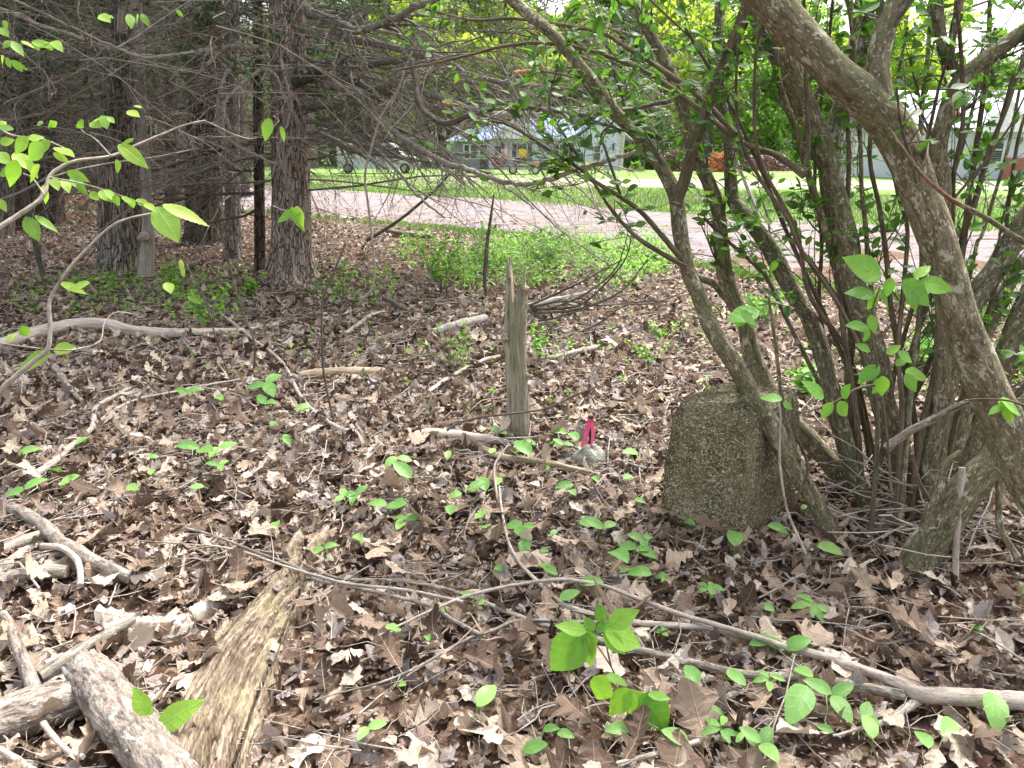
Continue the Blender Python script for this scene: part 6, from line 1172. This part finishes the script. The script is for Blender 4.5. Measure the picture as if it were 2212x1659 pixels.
for px, py, s, k in SD:
    s *= 1.18
    g0 = G(px, py+s*.35); Yb = g0[1]; sm = pxm(Yb, py); H = s*sm*random.uniform(.35, .7)+.035
    szw = 'tiny' if s < 27 else 'small' if s < 40 else 'broad' if s < 56 else 'large'
    lb = f"{szw} {cnt_w[k]} green seedling {where(px, py)}"
    root = thing('seedling', g0, lb, 'seedling', 'green seedlings in the leaf litter'); tp = g0+np.array([0, 0, H])+rng.standard_normal(3)*[.008, .008, 0]
    mb = MB(); limb(mb, [[*(g0-[0, 0, .02]), .0012], [*((g0+tp)/2+rng.standard_normal(3)*.003), .0011], [*tp, .0009]], 5, 3); mb.build('stem', M['mayflower'], root)
    a0 = random.random()*6.28
    for j in range(k):
        a = a0+j*6.28/max(k, 2)*(1 if k != 2 else .8)+random.gauss(0, .2); el = random.uniform(-.1, .75) if k < 4 else random.uniform(-.1, .3)
        d = np.array([math.cos(a), math.sin(a), el]); Lf = s*sm*(1.05 if k == 1 else .85 if k < 4 else .62)*random.uniform(.85, 1.1)
        nr_ = np.array([-.2*math.cos(a), -.45-.2*math.sin(a), 1.]); mb = MB()
        leaves(mb, may if k < 4 else star, tp-np.array([0, 0, j*.004]), d, nr_, Lf, bend=random.uniform(.3, 1.0), fold=random.uniform(.1, .35), cols=5, r=random.uniform(.1, .95)); mb.build('leaf', M['mayflower'], root)
# big-leaved sprig in the foreground
sg = thing('sprig', G(1340, 1500), 'large-leaved lime-green sprig rising over the foreground twigs, right of centre', 'sapling')
gy = G(1340, 1580)[1]
for rows in ([(1345, 1500), (1320, 1440), (1267, 1363)], [(1320, 1440), (1304, 1366), (1300, 1335)], [(1345, 1500), (1325, 1475), (1310, 1460)], [(1345, 1505), (1364, 1490), (1440, 1520)]):
    mb = MB(); limb(mb, pic(w3(rows, 4, 3), gy, gy+.02), 6, 5); mb.build('stem', M['redstem'], sg)
for q_, wd, r_ in (((1267, 1363, 1203, 1350), .45, .8), ((1262, 1366, 1250, 1415), .75, .9), ((1265, 1366, 1185, 1452), .62, .55), ((1268, 1366, 1278, 1445), .38, .9), ((1266, 1362, 1284, 1412), .6, .4), ((1304, 1366, 1352, 1412), .55, .95), ((1306, 1362, 1392, 1392), .6, .9), ((1315, 1352, 1376, 1318), .55, .8), ((1304, 1366, 1303, 1330), .3, .7), ((1300, 1345, 1293, 1305), .6, .2), ((1285, 1362, 1262, 1335), .5, .4), ((1288, 1362, 1318, 1345), .5, .3),
                   ((1310, 1460, 1285, 1518), .6, .8), ((1310, 1458, 1356, 1478), .45, .7), ((1364, 1490, 1312, 1545), .5, .9), ((1364, 1490, 1357, 1545), .62, .95), ((1366, 1492, 1414, 1556), .4, .95), ((1400, 1500, 1450, 1508), .4, .6), ((1385, 1500, 1450, 1585), .5, .3)):
    hleaf(sg, *q_, Y=gy-.03, wd=wd, m='bright', dy=random.uniform(-.03, .02), face=.7, r=r_)
# bright pair of leaves beside the log at bottom left
sg = thing('sprig', G(340, 1570), 'three bright green leaves growing between the pale log and the rotten plank', 'sapling'); gy = G(345, 1640)[1]
mb = MB(); limb(mb, pic([(340, 1600, 4), (330, 1570, 4), (325, 1550, 3)], gy), 5, 3); mb.build('stem', M['redstem'], sg)
for q_, wd, r_ in (((318, 1545, 290, 1488), .5, .9), ((338, 1572, 432, 1514), .42, .95), ((340, 1572, 370, 1590), .5, .3), ((322, 1545, 332, 1530), .4, .7)): hleaf(sg, *q_, Y=gy-.02, wd=wd, m='bright', face=.7, r=r_)

# ------------------------------------------------------------ undergrowth
def cover(name, label, boxes, m, leaf, hmax, cat, stems=True, group=None):
    mb = MB(); mt = MB(); 
    for (xa, xb, ya, yb, n) in boxes:
        px = xa+(xb-xa)*rng.random(n); py = ya+(yb-ya)*rng.random(n)
        if n > 200: cx_ = xa+(xb-xa)*rng.random(26); cy_ = ya+(yb-ya)*rng.random(26); ci = rng.integers(0, 26, n); mk = rng.random(n) < .7; px = np.where(mk, np.clip(cx_[ci]+rng.standard_normal(n)*20, xa, xb), px); py = np.where(mk, np.clip(cy_[ci]+rng.standard_normal(n)*5, ya, yb+6), py)
        base = np.array([G(a_, b_) for a_, b_ in zip(px, py)])
        L = hmax*(.3+.9*rng.random(n)**1.5); tip = base+np.stack([rng.standard_normal(n)*.25*L, rng.standard_normal(n)*.25*L, L], -1); C = np.stack([base*(1-t)+tip*t+np.array([0, 0, .0]) for t in (0, .35, .7, 1)], 1)
        C[:, 1:3] += rng.standard_normal((n, 2, 3))*.02*hmax; tubes(mt, C, np.full((n, 4), .0016)*np.array([1.4, 1.1, .8, .5]), 3, cap=False)
        k = 7; t = .25+.75*rng.random((n, k)); p = base[:, None]*(1-t[..., None])+tip[:, None]*t[..., None]+rng.standard_normal((n, k, 3))*[.05*hmax*2, .05*hmax*2, .02]
        leaves(mb, prof_oval(.27, .45, 5), p.reshape(-1, 3), rng.standard_normal((n*k, 3))*[1, 1, .4], rng.standard_normal((n*k, 3))*.4+[0, -.2, 1], leaf*(.6+.8*rng.random(n*k)), bend=.4, fold=.15, cols=3)
    o = mb.build(name, M[m]); tag(o, label, cat, group, 'stuff'); t = mt.build('stems', M['shrub_thin'], o); t['kind'] = 'stuff'; return o
cover('undergrowth', 'bright green low undergrowth along the verge behind the stump', [(860, 1440, 520, 600, 620), (1000, 1380, 560, 632, 330), (1060, 1360, 525, 585, 420)], 'cover', .05, .30, 'undergrowth')
cover('undergrowth', 'patchy green undergrowth at the foot of the hemlocks on the left', [(20, 560, 595, 690, 120), (150, 460, 590, 650, 60), (680, 860, 590, 660, 50), (350, 520, 650, 700, 26)], 'cover', .045, .20, 'undergrowth')
cover('undergrowth', 'sparse tiny green plants dotted through the mid-distance leaf litter', [(600, 1090, 660, 800, 46), (1150, 1500, 640, 800, 60), (1450, 1560, 620, 800, 22), (0, 600, 700, 860, 20), (1500, 2212, 620, 860, 110), (700, 1400, 820, 930, 14)], 'cover', .03, .11, 'undergrowth')
def sapling(label, px, py, wpx, hpx, nst, per, m='cover', leaf=.035, lean=0):
    g0 = G(px, py); s = pxm(g0[1], py); root = thing('small_bush', g0, label, 'bush')
    a = rng.standard_normal((nst, 2)); T = g0+np.stack([a[:, 0]*wpx*s*.28+lean*s, a[:, 1]*wpx*s*.25, hpx*s*(.55+.5*rng.random(nst))], -1)
    C = np.stack([g0+(T-g0)*t*[t**.3, t**.3, 1] for t in (.0, .25, .5, .75, 1)], 1)+rng.standard_normal((nst, 5, 3))*.01*np.array([0, 1, 1, 1, 1])[None, :, None]
    Rr = np.full((nst, 5), .003)*np.linspace(1, .35, 5); C1, R1 = grow(C, Rr, 6, hpx*s*.15, hpx*s*.35, 40, -.1, 5, .1, .25, .6)
    for i in range(nst):
        mb = MB(); tubes(mb, C[i:i+1], Rr[i:i+1], 5); mb.build('stem', M['twig_dark'], root)
    mb = MB(); tubes(mb, C1, np.maximum(R1, .0009), 3, cap=False); t = mb.build('twigs', M['twig_dark'], root); t['kind'] = 'stuff'
    t = rng.random((len(C1), per)); p = C1[:, 0][:, None]*(1-t[..., None])+C1[:, -1][:, None]*t[..., None]; n = t.size
    mb = MB(); leaves(mb, prof_oval(.26, .45, 6), p.reshape(-1, 3), rng.standard_normal((n, 3))*[1, 1, .4], rng.standard_normal((n, 3))*.4+[0, -.3, 1], leaf*(.6+.8*rng.random(n)), bend=.4, fold=.15, cols=3); f = mb.build('foliage', M[m], root); f['kind'] = 'stuff'
sapling('loose green bush with thin dark stems behind and left of the stump', 955, 640, 200, 150, 16, 9, 'cover', .04)
sapling('denser bright bush just behind the top of the stump', 1180, 590, 190, 95, 14, 10, 'cover', .04)
sapling('low spreading bush beside the black dead stem', 1060, 610, 130, 120, 9, 8, 'cover', .04)
sapling('sparse leafy sprout left of the middle of the stump', 985, 815, 150, 120, 6, 4, 'cover', .03)
sapling('small leafy sprout against the right side of the stump', 1165, 790, 70, 100, 4, 4, 'bright', .035)
sapling('slender leafy sprout below the flared hemlock', 455, 720, 130, 110, 6, 5, 'cover', .04)
sapling('small green sprout at the foot of the grey hemlock', 395, 640, 110, 70, 7, 5, 'cover', .045)
sapling('leafy sprout just left of the slim dark trunk', 545, 640, 70, 60, 5, 5, 'cover', .045)
sapling('feathery sprout on the litter right of the flared hemlock', 740, 660, 60, 90, 5, 5, 'cover', .03)
sapling('yellow-green sprout behind the shrub stems near the road', 1640, 700, 110, 80, 6, 5, 'bright', .05)
sapling('bright sprout behind the foot of the shrub', 1740, 860, 130, 80, 6, 5, 'bright', .05)
sapling('bright sprout deep behind the right of the shrub', 2010, 800, 170, 90, 8, 5, 'bright', .05)
sapling('small sprout in the dry leaves right of the stump', 1430, 740, 80, 60, 4, 4, 'cover', .035)
sapling('little sprout midway between the stump and the stone', 1400, 800, 50, 60, 3, 3, 'cover', .035)

print('tris', sum(sum(len(q.vertices)-2 for q in o.data.polygons) if len(o.data.polygons) < 3000 else len(o.data.polygons)*2 for o in sc.objects if o.type == 'MESH'))
